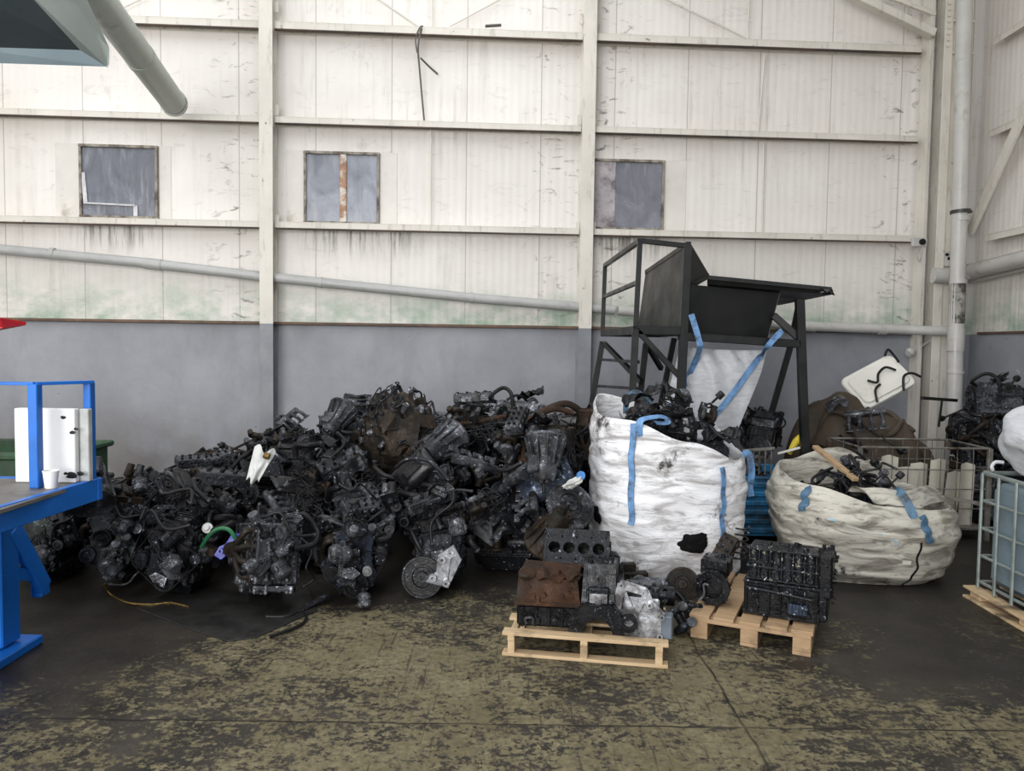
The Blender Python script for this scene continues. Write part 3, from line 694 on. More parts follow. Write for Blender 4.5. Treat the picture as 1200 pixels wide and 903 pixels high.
def mat_floor():
    t = NT('worn_painted_concrete_floor'); v = t.co(); x, y, z = t.xyz(v)
    vr = t.co((1.0, 1.35, 1), (0, 0, .75))
    fl = t.math('ADD', t.math('MULTIPLY', t.noise(8.0, vr, 8, .66), .38), t.math('MULTIPLY', t.noise(32.0, v, 10, .78), .62)); big = t.noise(.75, v, 4, .55)
    # oil soaked ground round the scrap
    oil = t.rng(t.math('ADD', y, t.math('MULTIPLY', t.math('SUBTRACT', t.noise(1.1, v, 5), .5), 1.3)), 4.8, 5.7, 0, 1, True)
    rt = t.math('MULTIPLY', t.rng(t.math('ADD', x, t.math('MULTIPLY', t.math('SUBTRACT', t.noise(1.3, t.co(loc=(3, 1, 1)), 5), .5), 1.6)), 1.5, 2.5, 0, 1, True), t.rng(y, 3.5, 4.3, 0, .9, True))
    oil = t.math('MAXIMUM', oil, rt)
    lf = t.rng(t.math('ADD', x, t.math('MULTIPLY', t.math('SUBTRACT', t.noise(1.3, t.co(loc=(7, 1, 1)), 5), .5), 1.2)), -1.6, -2.6, 0, 1, True); lf = t.math('MULTIPLY', lf, t.rng(y, 3.2, 4.2, 0, 1, True))
    oil = t.math('MAXIMUM', oil, lf)
    th = t.math('ADD', t.math('ADD', .478, t.math('MULTIPLY', t.math('SUBTRACT', big, .5), .38)), t.math('MULTIPLY', oil, .13))
    m = t.rng(t.math('SUBTRACT', fl, th), -.01, .022)
    paint = t.mix(t.rng(t.noise(2.4, v, 4), .35, .65), (.150, .126, .070), (.225, .195, .118))
    paint = t.mix(t.rng(t.noise(26, v, 5, .7), .35, .7), paint, (.085, .072, .042))
    bare = t.mix(t.rng(t.noise(3.2, v, 6, .6), .35, .65), (.018, .016, .014), (.048, .041, .034))
    c = t.mix(m, bare, paint)
    c = t.mix(t.math('MULTIPLY', oil, .55), c, (.016, .014, .012))
    # scratches and fork-lift scuffs
    s1 = t.rng(t.noise(1, t.co((30, 2.2, 1), (0, 0, -.85)), 3, .6), .62, .68); s2 = t.rng(t.noise(1, t.co((24, 1.6, 1), (0, 0, .5), loc=(4, 4, 0)), 3, .6), .63, .69)
    c = t.mix(t.math('MULTIPLY', t.math('MAXIMUM', s1, s2), .6), c, (.028, .024, .02))
    # saw-cut joints
    wob = t.math('MULTIPLY', t.math('SUBTRACT', t.noise(3, v, 3), .5), .05)
    j = None
    for a, o in ((y, 3.47), (x, 1.10)):
        q = t.rng(t.math('ABSOLUTE', t.math('SUBTRACT', t.math('ADD', a, wob), o)), .003, .010, 1, 0); j = q if j is None else t.math('MAXIMUM', j, q)
    c = t.mix(t.math('MULTIPLY', j, t.rng(t.noise(2.5, v, 4), .3, .55, .35, .95)), c, (.014, .012, .01))
    r = t.rng(m, 0, 1, .48, .62); r = t.math('SUBTRACT', r, t.math('MULTIPLY', oil, .04))
    t.set(Base_Color=c, Roughness=r, Specular_IOR_Level=.2); t.bump(t.math('SUBTRACT', t.math('ADD', t.math('MULTIPLY', m, .3), t.math('MULTIPLY', t.noise(18, v, 6), .6)), j), .35, .012)
    return t.m
def mat_steel_paint(name, low):
    t = NT(name); x, y, z = t.xyz(t.co(kind='Position'))
    b = t.mix(t.rng(t.noise(2, det=5), .3, .7), (.60, .565, .50), (.72, .68, .615))
    b = t.mix(t.math('MULTIPLY', t.rng(t.noise(4, t.co((3, 3, .5)), 6, .7), .55, .72), .6), b, (.25, .21, .16))
    b = t.mix(t.rng(t.noise(9, det=6, rough=.7), .66, .71), b, (.16, .085, .045))
    if low:
        b = t.mix(t.math('LESS_THAN', z, 1.985), b, t.mix(t.rng(t.noise(3, det=5), .3, .7), (.17, .18, .2), (.25, .26, .28)))
    t.set(Base_Color=b, Roughness=.5); t.bump(t.noise(14, det=4), .15, .005)
    return t.m
m_clad, m_conc, m_floor = mat_cladding(), mat_concrete(), mat_floor()
m_steel, m_girt = mat_steel_paint('cream_painted_steel_grey_below', True), mat_steel_paint('cream_painted_girt', False)
m_lip = plain('rust_and_shade_lip', (.085, .055, .04), .65, .1, .5, 2.2, .3, (.035, .028, .024), (.46, .6))  # rust together with the shade line under the girts, painted as colour
m_pvc = plain('grey_pvc_pipe', (.42, .42, .41), .4, 0, .1, 5, .05, (.22, .2, .18), (.58, .75))
m_pvcw = plain('pale_pvc_pipe', (.50, .485, .46), .38, 0, .08, 5, .05, (.25, .22, .19), (.6, .75))
m_roof = plain('roof_sheet', (.5, .5, .48), .6, 0, .1, 2, .1)
XR, ZC = 6.16, 1.985
def Wm(): return Matrix.Translation((0, WY, 0)) @ Matrix.Rotation(WANG, 4, 'Z')
# floor, walls, ceiling
o = MB().box((-1.4, 2, -.1), (15.6, 22, .2), .001).build('floor', m_floor); struct(o)
wl = MB().box((-1.5, .1, (ZC + 8) / 2), (15.9, .12, 8 - ZC), .001).build('wall_back', m_clad); wl.matrix_world = Wm(); struct(wl)
wc = MB().box((-1.6, .1, ZC / 2), (15.9, .2, ZC), .001).build('wall_back_plinth', m_conc); wc.matrix_world = Wm(); struct(wc)
wr = MB().box((0, 0, (ZC + 8) / 2), (14, .12, 8 - ZC), .001).build('wall_right', m_clad); wr.matrix_world = Matrix.Translation((XR + .07, 3.35, 0)) @ Matrix.Rotation(PI / 2, 4, 'Z'); struct(wr)
wr = MB().box((0, 0, ZC / 2), (14, .16, ZC), .001).build('wall_right_plinth', m_conc); wr.matrix_world = Matrix.Translation((XR + .07, 3.35, 0)) @ Matrix.Rotation(PI / 2, 4, 'Z'); struct(wr)
wl2 = MB().box((-9, 2, 4), (.2, 16, 8), .001).build('wall_left', m_clad); struct(wl2)
# roof with three open skylight bays
rf = MB()
for a, b in ((-9.2, -6.6), (-4.6, -1.4), (.6, 3.4), (4.6, 6.4)): rf.box(((a + b) / 2, 2.2, 8.08), (b - a, 17.4, .12), .001)
for a, b in ((-6.5, -5.4), (8.6, 10.9)):
    rf.box((-1.4, (a + b) / 2, 8.02), (15.6, b - a, .05), .001)
rf.build('ceiling', m_roof)['kind'] = 'structure'
# rusty ledge on top of the plinth
rl = MB(); rl.box((-1.6, -.03, ZC + .012), (15.3, .09, .035), .004); o = rl.build('trim_1', plain('rusty_ledge', (.14, .085, .055), .7, 0, .4, 6, .3, (.07, .05, .04), (.5, .65))); o.matrix_world = Wm(); struct(o)
rl = MB(); rl.box((-.0, -.0, ZC + .012), (13.5, .07, .03), .004); o = rl.build('trim_2', bpy.data.materials['rusty_ledge']); o.matrix_world = Matrix.Translation((XR - .01, 3.4, 0)) @ Matrix.Rotation(PI / 2, 4, 'Z'); struct(o)
# columns: H sections standing against the back wall
tn = [2]
def trim(mb, m, M=None):
    tn[0] += 1; o = mb.build('trim_%d' % tn[0], m); struct(o)
    if M is not None: o.matrix_world = M
    return o
def column(lx, w=.165, d=.24):
    c = MB(); c.box((lx, -d - .005, 4), (w, .014, 8), .002); c.box((lx, -.02, 4), (w, .014, 8), .002); c.box((lx, -d / 2, 4), (.01, d, 8), .001)
    for z in (3.3, 4.65, 5.9):
        c.box((lx - w / 2 - .02, -.13, z - .02), (.05, .012, .13), .002); c.box((lx + w / 2 + .02, -.13, z - .02), (.05, .012, .13), .002)
    return trim(c, m_steel, Wm())
cols = [on_wall(312, 250, .24).x, on_wall(688, 250, .24).x]
for cx in cols + [cols[0] - 4.25]: column(cx)
# corner box column
cc = on_wall(1101, 300, .36).x; c = MB()
c.box((cc, -.36, 4), (.11, .016, 8), .002); c.box((cc - .11, -.1, 4), (.05, .2, 8), .002); c.box((cc + .20, -.30, 4), (.30, .016, 8), .002); c.box((cc + .06, -.18, 4), (.012, .34, 8), .001); c.box((cc + .34, -.16, 4), (.012, .3, 8), .001)
for k in range(9): c.bolt((cc - .02, -.375, 5.62 + k * .075), (0, -1, 0), .02, .02)
for z in (5.55, 5.95): c.box((cc + .2, -.33, z), (.3, .05, .03), .003)
trim(c, m_girt, Wm())
# girts: channels open downward, between the columns
def girt(x0, x1, z, h=.075, d=.15, rod=True):
    g = MB(); L = x1 - x0; m = (x0 + x1) / 2
    g.box((m, -.005 - d / 2, z + h / 2), (L, d, .01), .001); g.box((m, -d, z), (L, .01, h), .001); g.box((m, -.012, z), (L, .01, h), .001); 
    o = trim(g, m_girt, Wm()); lp = MB(); lp.box((m, -d + .010, z - h / 2 - .004), (L, .045, .016), .002); lo = lp.build('lower_lip', m_lip, o); lo['kind'] = 'structure'  # dark lip strip added to draw the shade line below the girt
edges = [-8.6, cols[0] - 4.25, cols[0], cols[1], cc - .14]
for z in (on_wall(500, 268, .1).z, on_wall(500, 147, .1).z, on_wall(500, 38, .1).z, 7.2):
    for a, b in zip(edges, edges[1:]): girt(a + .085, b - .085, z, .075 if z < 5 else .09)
# right wall girts
for z in (on_wall(500, 268, .1).z - .02, on_wall(500, 147, .1).z, on_wall(500, 38, .1).z):
    g = MB(); g.box((XR - .08, 5.6, z + .04), (.15, 8.6, .01), .001); g.box((XR - .15, 5.6, z), (.01, 8.6, .08), .001); trim(g, m_girt)
# rods and bracing
def rod(pts, r=.008, off=.06, m=None):
    g = MB(); g.tube([on_wall(px, py, off) * 1.0 for px, py in pts], r, 6, 1)
    for i, v in enumerate(g.v): v.y = v.y
    return trim(g, m or m_girt, Wm())
def wl_pt(px, py, off):
    p = on_wall(px, py, off); return Vector((p.x, p.y, p.z))
for a, b, r in (((430, -10), (490, 31), .012), ((600, -8), (527, 31), .010), ((507, -20), (507, 33), .009), ((122, -20), (122, 17), .012), ((170, -3), (125, 18), .010), ((765, -9), (876, 45), .012), ((879, -20), (876, 46), .012), ((505, 152), (505, 264), .010), ((896, 64), (888, 160), .012), ((895, 168), (893, 272), .012)):
    rod([a, b], r)
g = MB(); g.beam(wl_pt(985, -12, .25), wl_pt(1094, 40, .25), .13, .10); trim(g, m_girt, Wm())
g = MB(); g.beam(wl_pt(1030, -8, .2), wl_pt(1096, 17, .2), .05, .05); trim(g, m_girt, Wm())
# diagonal brace on the right wall
def on_right(px, py, off=0):
    r = ray(px, py); return EYE + r * ((XR - off) / r.x)
a, b = on_right(1137, 272, .16), on_right(1215, 98, .16); g = MB(); g.beam(a, a + (b - a) * 2.2, .13, .05, (1, 0, 0)); trim(g, m_girt)
# windows with dusty glazing and painted reflections
def mat_pane(name, tint, sk):
    t = NT(name); n1 = t.noise(2.2, t.co((1, 1, .7), (0, sk, 0)), 5, .6, 1.5); n2 = t.noise(1.4, t.co((6, 1, 1.2), (0, .9 + sk, 0)), 3, .5)
    c = t.mix(t.rng(n1, .35, .65), tint, tuple(min(1, x * 1.55) for x in tint))
    c = t.mix(t.math('MULTIPLY', t.rng(n2, .56, .66), .55), c, (.42, .43, .46))  # slanting pale reflection streaks painted into the pane colour
    t.set(Base_Color=c, Roughness=t.rng(n1, .3, .7, .12, .35), Transmission_Weight=.25, IOR=1.45); t.bump(n2, .4, .03)
    return t.m
m_wfr = plain('window_frame_grime', (.30, .27, .23), .6, 0, .3, 8, .3, (.07, .05, .035), (.45, .6))
m_patch = plain('patch_panel', (.68, .64, .595), .5, 0, .08, 3, .1, (.3, .26, .2), (.55, .72))
m_mull = plain('rusty_mullion', (.36, .19, .11), .6, 0, .4, 9, .3, (.62, .58, .52), (.45, .55))
m_film = plain('pinkish_grimy_film', (.40, .36, .38), .4, 0, .25, 5, .1, (.10, .08, .08), (.5, .66))
m_white = plain('white_painted_bar', (.55, .55, .56), .4)
for i, (x0, x1, y0, y1, px0, px1, sk) in enumerate(((94, 182, 172, 253, 64, 200, .3), (357, 443, 180, 260, 335, 465, 1.0), (692, 778, 189, 267, 690, 804, .6))):
    a, b = on_wall(x0, y1, .02), on_wall(x1, y0, .02); w, h = b.x - a.x, b.z - a.z
    fr = MB(); 
    for (c, s) in (((0, 0, h), (w + .04, .05, .035)), ((0, 0, 0), (w + .04, .05, .035)), ((-w / 2, 0, h / 2), (.03, .05, h)), ((w / 2, 0, h / 2), (.03, .05, h))): fr.box(c, s, .004)
    if i == 1: pass
    o = fr.build('window_%d' % (i + 1), m_wfr); o.matrix_world = Wm() @ Matrix.Translation(((a.x + b.x) / 2, .01, a.z)); struct(o)
    p = MB().box((0, .012, h / 2), (w, .008, h), .001).build('window_pane', mat_pane('dusty_pane_painted_reflection_%d' % i, ((.17, .18, .215), (.25, .265, .31), (.20, .205, .235))[i], sk), o); p['kind'] = 'structure'
    q0, q1 = on_wall(px0, y1, 0).x - (a.x + b.x) / 2, on_wall(px1, y1, 0).x - (a.x + b.x) / 2
    pp = MB(); hh = h + .06
    for u, v in ((q0, -w / 2 - .02), (w / 2 + .02, q1)): 
        if v - u > .05: pp.box(((u + v) / 2, .028, h / 2), (v - u, .012, hh), .004)
    pp.build('surround_panel', m_patch, o)['kind'] = 'structure'
    if i == 0:
        q = MB(); q.beam((-w * .46, -.005, h * .19), (w * .22, -.005, h * .17), .035, .02); q.beam((w * .22, -.005, 0.02), (w * .22, -.005, h * .17), .05, .015); q.beam((-w * .44, -.005, h * .2), (-w * .47, -.005, h * .62), .05, .012); q.build('glazing_bar', m_white, o)
    if i == 1:
        MB().box((.02, -.005, h / 2), (.085, .03, h), .006).build('mullion', m_mull, o)
    if i == 2: MB().box((-w / 2 + .17, -.0, h / 2), (.30, .01, h - .03), .002).build('film_strip', m_film, o)
# ---------------------------------------------------------------- pipes and fittings on the walls
def pipe_run(name, label, pts, r, m, joints=(), sm=1, n=16, M=None, jr=1.12):
    g = MB(); g.tube(pts, r, n, sm); root = g.build(name, m); tag(root, label, 'pipe')
    if M is not None: root.matrix_world = M
    for p, ax, L in joints:
        k = MB(); p = Vector(p); ax = Vector(ax).normalized(); k.cyl(p - ax * L / 2, p + ax * L / 2, r * jr, n=n); k.build('pipe_coupling', m, root)
    return root
pp = [wl_pt(-205, 273, .12), wl_pt(160, 307, .12), wl_pt(300, 323, .12), wl_pt(552, 349, .12), wl_pt(683, 360, .12), wl_pt(720, 363, .12)]
dv = pp[3] - pp[2]
pipe_run('drain_pipe', 'long grey drain pipe sloping down across the cream back wall', pp, .062, m_pvc, [(wl_pt(180, 309.5, .12), dv, .2), (wl_pt(553, 349, .12), dv, .05), (wl_pt(376, 331, .12), dv, .04), (wl_pt(62, 297, .12), dv, .05)], M=Wm())
a = wl_pt(724, 363.5, .12); b = wl_pt(940, 382, .12); c2 = wl_pt(1092, 387.5, .12 + .30); d2 = wl_pt(1112, 389, .45); e2 = wl_pt(1119, 402, .5)
pts = [a, b, wl_pt(1060, 386, .3)] + spline([wl_pt(1060, 386, .3), c2, d2, e2], 5)[2:]
pipe_run('waste_pipe', 'pale waste pipe running behind the black hopper stand to the corner downpipe', pts, .062, m_pvcw, [(wl_pt(950, 382.5, .13), b - a, .12), (wl_pt(1034, 385.8, .26), b - a, .1)], M=Wm())
def dp(px, py): 
    r = ray(px, py); return EYE + r * (9.62 / r.y)
bp = dp(1119, 500); bp.z = 0.0; tp = dp(1131, -30)
dpp = pipe_run('downpipe', 'tall pale vertical downpipe standing in the corner of the hall', [bp, dp(1120, 395), dp(1126, 200), tp], .09, m_pvcw, [(dp(1120, 398), (0, 0, 1), .28), (dp(1119.5, 436), (0, 0, 1), .03), (dp(1122.5, 330), (0, 0, 1), .05), (dp(1125.3, 256), (0, 0, 1), .06)])
k = MB(); k.cyl(dp(1125.5, 246), dp(1125.5, 250), .115, n=18, hole=.088); k.box(dp(1135, 248), (.08, .04, .03), .004); k.build('pipe_clamp', plain('dark_clamp', (.06, .055, .05), .5, .5), dpp)
k = MB(); k.cyl(dp(1122.2, 332), dp(1120.9, 379), .0925, n=18); k.build('stained_band', plain('grime_band', (.34, .32, .29), .6, 0, .3, 9, .3, (.06, .055, .05), (.46, .56)), dpp)
a, b = on_right(1137, 318, .2), on_right(1215, 299, .2); b = a + (b - a) * 3
pts = [dp(1108, 320) + Vector((0, .28, 0)), dp(1120, 321) + Vector((0, .27, 0)), a + Vector((-.02, -.1, 0)), b]
pipe_run('side_pipe', 'thick pale pipe along the side wall, passing behind the corner downpipe', pts, .098, m_pvcw, [(a + (b - a) * .02, b - a, .1)])
a, b = on_right(1137, 330, .1), on_right(1215, 311, .1)
pipe_run('conduit', 'thin pale conduit running just below the thick side wall pipe', [a, a + (b - a) * 3], .03, m_pvcw)
m_duct = plain('grey_green_duct', (.42, .45, .41), .45, .1, .12, 3, .06, (.17, .17, .15), (.58, .75))
# junction box with wire on the lowest girt, small lamp on the plinth, socket on the column
def wthing(name, label, cat, px, py, off):
    t = thing(name, label, cat); t.matrix_world = Wm() @ Matrix.Translation(on_wall(px, py, off)); return t
t = wthing('junction_box', 'small white junction box with loose wires at the end of the low girt', 'junction box', 1076, 284, .17)
MB().box((0, -.02, 0), (.2, .06, .12), .01).build('box', m_pvcw, t); MB().cyl((.02, -.05, .0), (.02, -.075, .0), .04, n=14).build('cable_gland', M_['rubber'], t)
g = MB(); g.tube([(.0, -.03, -.06), (-.04, -.04, -.16), (.01, -.03, -.25), (.04, -.03, -.12), (.05, -.03, -.06)], .007, 6); g.build('wire', m_pvc, t)
t = wthing('bulkhead_lamp', 'small dead wall lamp on a bracket beside the corner column', 'lamp', 1080, 405, .12)
g = MB(); g.beam((-.12, -.02, -.07), (.12, -.02, .09), .035, .03); g.build('bracket', m_pvc, t); g = MB(); g.lathe([(0, 0), (.05, .0), (.065, .05), (.05, .09), (0, .1)], (-.14, -.03, -.06), (-1, -.3, -.6), 16); g.build('lamp_glass', plain('lamp_glass', (.55, .55, .52), .2), t)
t = wthing('wall_socket', 'black and cream socket plate on the corner column', 'socket', 1111, 303, .335)
MB().box((0, 0, 0), (.15, .03, .2), .008).build('socket_plate', m_pvcw, t); g = MB()
for x, z in ((-.03, .05), (.03, .06), (.0, .0), (.035, .01)): g.cyl((x, -.01, z), (x, -.03, z), .02, n=12)
g.build('socket_hole', M_['rubber'], t)
t = wthing('hanging_cable', 'thin dark cable looped over the top girt and hanging down the wall', 'cable', 492, 40, .18)
def wl_rel(px, py, off, o=on_wall(492, 40, .18)): return on_wall(px, py, off) - o
g = MB(); g.tube([wl_rel(489, 62, .17), wl_rel(487, 45, .2), wl_rel(493, 31, .18), wl_rel(498, 33, .1)], .009, 6); g.tube([wl_rel(494, 33, .17), wl_rel(490, 55, .19), wl_rel(492, 85, .1), wl_rel(497, 141, .05)], .012, 6)
g.build('cable', plain('cable_sheath', (.10, .09, .08), .6), t); g = MB(); g.tube([wl_rel(493, 68, .18), wl_rel(503, 78, .1), wl_rel(513, 87, .05)], .012, 6); g.build('cable_end', bpy.data.materials['cable_sheath'], t)
t = wthing('loose_bar', 'short dark flat bar left lying on the top girt', 'bar', 578, 31, .14)
MB().beam((-.1, 0, .0), (.1, 0, .02), .05, .02).build('bar', bpy.data.materials['cable_sheath'], t)

# ---------------------------------------------------------------- light: daylight from the open gate and the roof bays
def area(name, loc, rot, sx, sy, e, col=(1, 1, 1)):
    l = bpy.data.lights.new(name, 'AREA'); l.shape = 'RECTANGLE'; l.size = sx; l.size_y = sy; l.energy = e; l.color = col
    o = bpy.data.objects.new(name, l); C.objects.link(o); o.location = loc; o.rotation_euler = rot; return o
area('gate_daylight', (-4.4, -5.2, 3.4), (math.radians(86), 0, math.radians(-3)), 7.5, 5.4, GATE, (1.0, .985, .96))
for x, e in ((-5.6, .75), (-.4, .85), (4.0, .08)): area('skylight', (x, 2.6, 7.95), (0, 0, 0), 1.9 if x < 3 else 1.1, 13, SKY * e, (.93, .97, 1.0))
w = bpy.data.worlds.new('world'); bpy.context.scene.world = w; w.use_nodes = True
w.node_tree.nodes['Background'].inputs[0].default_value = (.75, .85, 1, 1); w.node_tree.nodes['Background'].inputs[1].default_value = .5
vs = bpy.context.scene.view_settings; vs.view_transform = 'Standard'; vs.look = 'None'; vs.gamma = 1; vs.use_curve_mapping = False; vs.exposure = EXPO
# ---------------------------------------------------------------- black hopper stand
def wroot(name, label, cat, loc, group=None):
    "a thing whose parts are drawn in hall coordinates; returns the root and a mesh-builder maker"
    t = thing(name, label, cat, loc, None, group); Mi = Matrix.Translation(-Vector(loc))
    return t, (lambda: MB(Mi))
m_blk = plain('black_painted_steel', (.013, .0135, .013), .42, .2, .3, 6, .15, (.09, .075, .06), (.62, .78))
m_blk2 = plain('black_sheet_steel', (.009, .0095, .009), .4, .2, .3, 3, .15, (.05, .045, .04), (.6, .8))
DN, DR = 7.2, 8.9
base = at(800, 560, DN); base.z = 0
hp, mb = wroot('hopper_stand', 'black steel loading hopper on legs with a side ladder and railing', 'hopper', base)
def leg(pa, da, pb, db, w=.06, name='leg', m=m_blk, ground=True):
    a, b = at(*pa, da), at(*pb, db)
    if ground:
        d = b - a; b = a + d * (a.z / (a.z - b.z)); b.z = 0.0
    g = mb(); g.beam(a, b, w); return g.build(name, m, hp)
# platform walkway
P1, P2, P3, P4 = at(745, 383, DN), at(797, 387, DN), at(776, 401, DR), at(706, 398.5, DR)
for p in (P2, P3, P4): p.z = P1.z
g = mb(); g.slab([P1, P2, P3, P4], .025)
for a, b in ((P1, P2), (P2, P3), (P3, P4), (P4, P1)): g.beam(a + Vector((0, 0, -.03)), b + Vector((0, 0, -.03)), .05, .08)
g.build('platform', m_blk2, hp)
# railing
T1, T2, T4 = at(750, 282, DN), at(806, 288, DN), at(709, 311, DR)
for a, b in ((P1, T1), (P4, T4)): g = mb(); g.beam(a, b, .045); g.build('railing_post', m_blk, hp)
g = mb(); g.beam(T4, T1, .045); g.beam(T1, T2, .045); g.build('top_rail', m_blk, hp); g = mb(); g.beam(P4.lerp(T4, .52), P1.lerp(T1, .52), .04); g.build('mid_rail', m_blk, hp)
# legs
leg((806, 288), DN, (798, 458), DN, .075)
leg((745, 385), DN, (741, 460), DN)
leg((706, 400), DR, (693, 474), DR)
leg((757, 402), DR - .6, (751, 456), DR - .6)
leg((790, 396), DR, (777, 460), DR)
leg((937, 350), DN, (944, 553), DN, .075)
leg((928, 400), DR, (901, 494), DR)
for a, da, b, db in (((745, 385), DN, (798, 443), DN), ((708, 402), DR, (752, 448), DN + .4), ((757, 402), DR - .6, (775, 432), DR - .3)): g = mb(); g.beam(at(*a, da), at(*b, db), .05); g.build('brace', m_blk, hp)
for a, b in (((704, 421), (748, 424)), ((700, 452), (746, 455))): g = mb(); g.beam(at(*a, DR - .05), at(*b, DN + .1), .03); g.build('rung', m_blk, hp)
for a, b, w in ((at(906, 369, DN + .1), at(938, 398, DN + .05), .065), (at(934, 365, DN + .5), at(929, 388, DR - .2), .05), (at(803, 394, DN), at(938, 403, DN), .075), (at(938, 400, DN), at(928, 401, DR), .05)): g = mb(); g.beam(a, b, w); g.build('frame_beam', m_blk, hp)
# bin: tapered box, its tall end plate and the flared tray
A, B, D_, A2 = at(758, 319, DR), at(807, 286, DN), at(803, 338, DN), at(747, 362, DR)
Bw = at(829, 323, DN + .25)
g = mb(); g.slab([A, B, at(800, 394, DN), at(748, 392, DR)], .03); g.beam(A, B, .05); g.build('end_plate', m_blk2, hp)
g = mb(); g.slab([B, Bw, D_], .03); g.beam(D_, Bw, .05); g.beam(B, Bw, .03); g.build('wing_plate', m_blk2, hp)
t0, t1, t2, t3 = at(806, 333, DN), at(913, 343, DN + .1), at(905, 352, DR), at(790, 345, DR)
b0, b1, b2, b3 = at(804, 394, DN + .05), at(897, 402, DN + .15), at(890, 402, DR - .2), at(795, 398, DR - .2)
g = mb(); g.slab([t0, t1, b1, b0], .02); g.slab([t1, t2, b2, b1], .02); g.slab([t2, t3, b3, b2], .02); g.slab([t3, t0, b0, b3], .02); g.slab([b0, b1, b2, b3], .02)
for k in range(4): pass
g.build('bin', m_blk2, hp)
g = mb()
q0, q1, q2, q3 = at(829, 325, DN - .05), at(974, 339, DN - .15), at(905, 355, DR), at(800, 348, DR)
g.slab([q0, q1, at(978, 346, DN - .15), at(975, 345, DN - .1), at(829, 333, DN - .05)], .03)
top = [at(829, 331, DN), at(976, 343, DN - .12), at(913, 356, DR - .5), at(830, 352, DR - .5)]
g.slab([top[0], top[1], top[2], top[3]], .03)
g.beam(q0, q1, .04); g.lump(at(969, 341, DN - .16), (.06, .05, .035), 3, .5, 3, 2)
g.build('loading_tray', m_blk2, hp)

# ---------------------------------------------------------------- woven bulk bags
def mat_bag(name, c, dirt, amt, tears=0.0):
    t = NT(name); v = t.co(); x, y, z = t.xyz(v)
    cr = t.noise(3.2, t.co((1, 1, 4.2)), 7, .62, .8); cr2 = t.noise(9, t.co((1, 1, 3.5), loc=(3, 3, 3)), 6, .7)
    b = t.mix(t.rng(cr, .3, .7), tuple(k * .86 for k in c), c)
    b = t.mix(t.math('MULTIPLY', t.rng(cr, .52, .38), min(.85, amt * 2.1)), b, dirt)
    b = t.mix(t.math('MULTIPLY', t.rng(cr2, .56, .68), .35 + amt), b, dirt)
    b = t.mix(t.rng(t.noise(2.1, t.co(loc=(5, 2, 7)), 8, .75), .62 - tears, .69 - tears), b, tuple(k * .25 for k in dirt))
    wv = t.math('SINE', t.math('MULTIPLY', z, 900.0))
    t.set(Base_Color=b, Roughness=.42, Specular_IOR_Level=.4)
    t.bump(t.math('ADD', t.math('MULTIPLY', cr, 1.0), t.math('MULTIPLY', cr2, .35)), .55, .03)
    return t.m
m_bagw = mat_bag('bright_white_woven_bag', (.86, .86, .89), (.19, .165, .15), .27, .05)
m_bagc = mat_bag('soiled_cream_woven_bag', (.56, .53, .46), (.11, .095, .075), .34, .02)
m_bagn = mat_bag('clean_white_woven_bag', (.62, .635, .67), (.26, .26, .26), .05, -.2)
m_strap = plain('blue_webbing', (.13, .27, .50), .6, 0, .3, 20, .2, (.05, .06, .08), (.5, .66))
m_strapd = plain('dark_blue_webbing', (.07, .15, .24), .65, 0, .3, 20, .2, (.04, .045, .05), (.5, .62))
def bag_surface(cx, cy, prof, rim, sq=3.0, yaw=0.0, seed=0, fold=.035, fz=7.0, tilt=(0, 0), inner=.14):
    """prof: [(t, rx, ry)] radii up the height 0..1; rim(theta) = height of the mouth at that angle"""
    def ev(t):
        for (a, ax, ay), (b, bx, by) in zip(prof, prof[1:]):
            if t <= b:
                k = (t - a) / (b - a); k = k * k * (3 - 2 * k); return ax + (bx - ax) * k, ay + (by - ay) * k
        return prof[-1][1:]
    def pt(th, t, shrink=0.0, drop=0.0):
        c, s = math.cos(th), math.sin(th); k = (abs(c) ** sq + abs(s) ** sq) ** (-1 / sq)
        rx, ry = ev(t); h = rim(th) * t
        n = noise.noise(Vector((c * 1.6 + seed, s * 1.6, h * fz))) + .6 * noise.noise(Vector((c * 3.1 + seed, s * 3.1 + 7, h * fz * 2.3)))
        n2 = noise.noise(Vector((c * 1.1 + seed * 2, s * 1.1, h * 1.3)))
        w = min(1, t * 4) 
        q = 1 + (fold * n + .05 * n2) * w - shrink
        x, y = rx * k * c * q, ry * k * s * q
        return Vector((cx + x * math.cos(yaw) - y * math.sin(yaw) + tilt[0] * h, cy + x * math.sin(yaw) + y * math.cos(yaw) + tilt[1] * h, max(0.004, h - drop + .02 * n * w * (1 if t < .98 else .4))))
    return pt
def build_bag(mb_, pt, nth=140, nt=70, depth=.35):
    def f(u, v):
        th = u * 2 * PI
        if v <= .72: return pt(th, v / .72)
        if v <= .80: return pt(th, 1.0, .02 + .02 * (v - .72) / .08, -.012 * math.sin((v - .72) / .08 * PI))
        return pt(th, 1.0, .05, (v - .80) / .2 * depth)
    mb_.grid(f, nth, nt, True); b = pt(0, 0)
    c = sum((pt(k * PI / 8, 0) for k in range(16)), Vector()) / 16
    n = nth; i0 = len(mb_.v) - n * (nt + 1)
    mb_.v.append(mb_.M @ c); ci = len(mb_.v) - 1
    for k in range(n): mb_.f.append((ci, i0 + (k + 1) % n, i0 + k))
def strap_on(mb_, pt, th, t0, t1, w=.05, off=.012, n=14, wob=0.0):
    P, N = [], []
    for k in range(n + 1):
        t = t0 + (t1 - t0) * k / n; p = pt(th + wob * math.sin(k), t); c = pt(th, t) - pt(th + PI, t); c.z = 0
        nn = c.normalized(); P.append(p + nn * off); N.append(nn)
    mb_.ribbon(P, N, w, .005, 2); return P[-1]
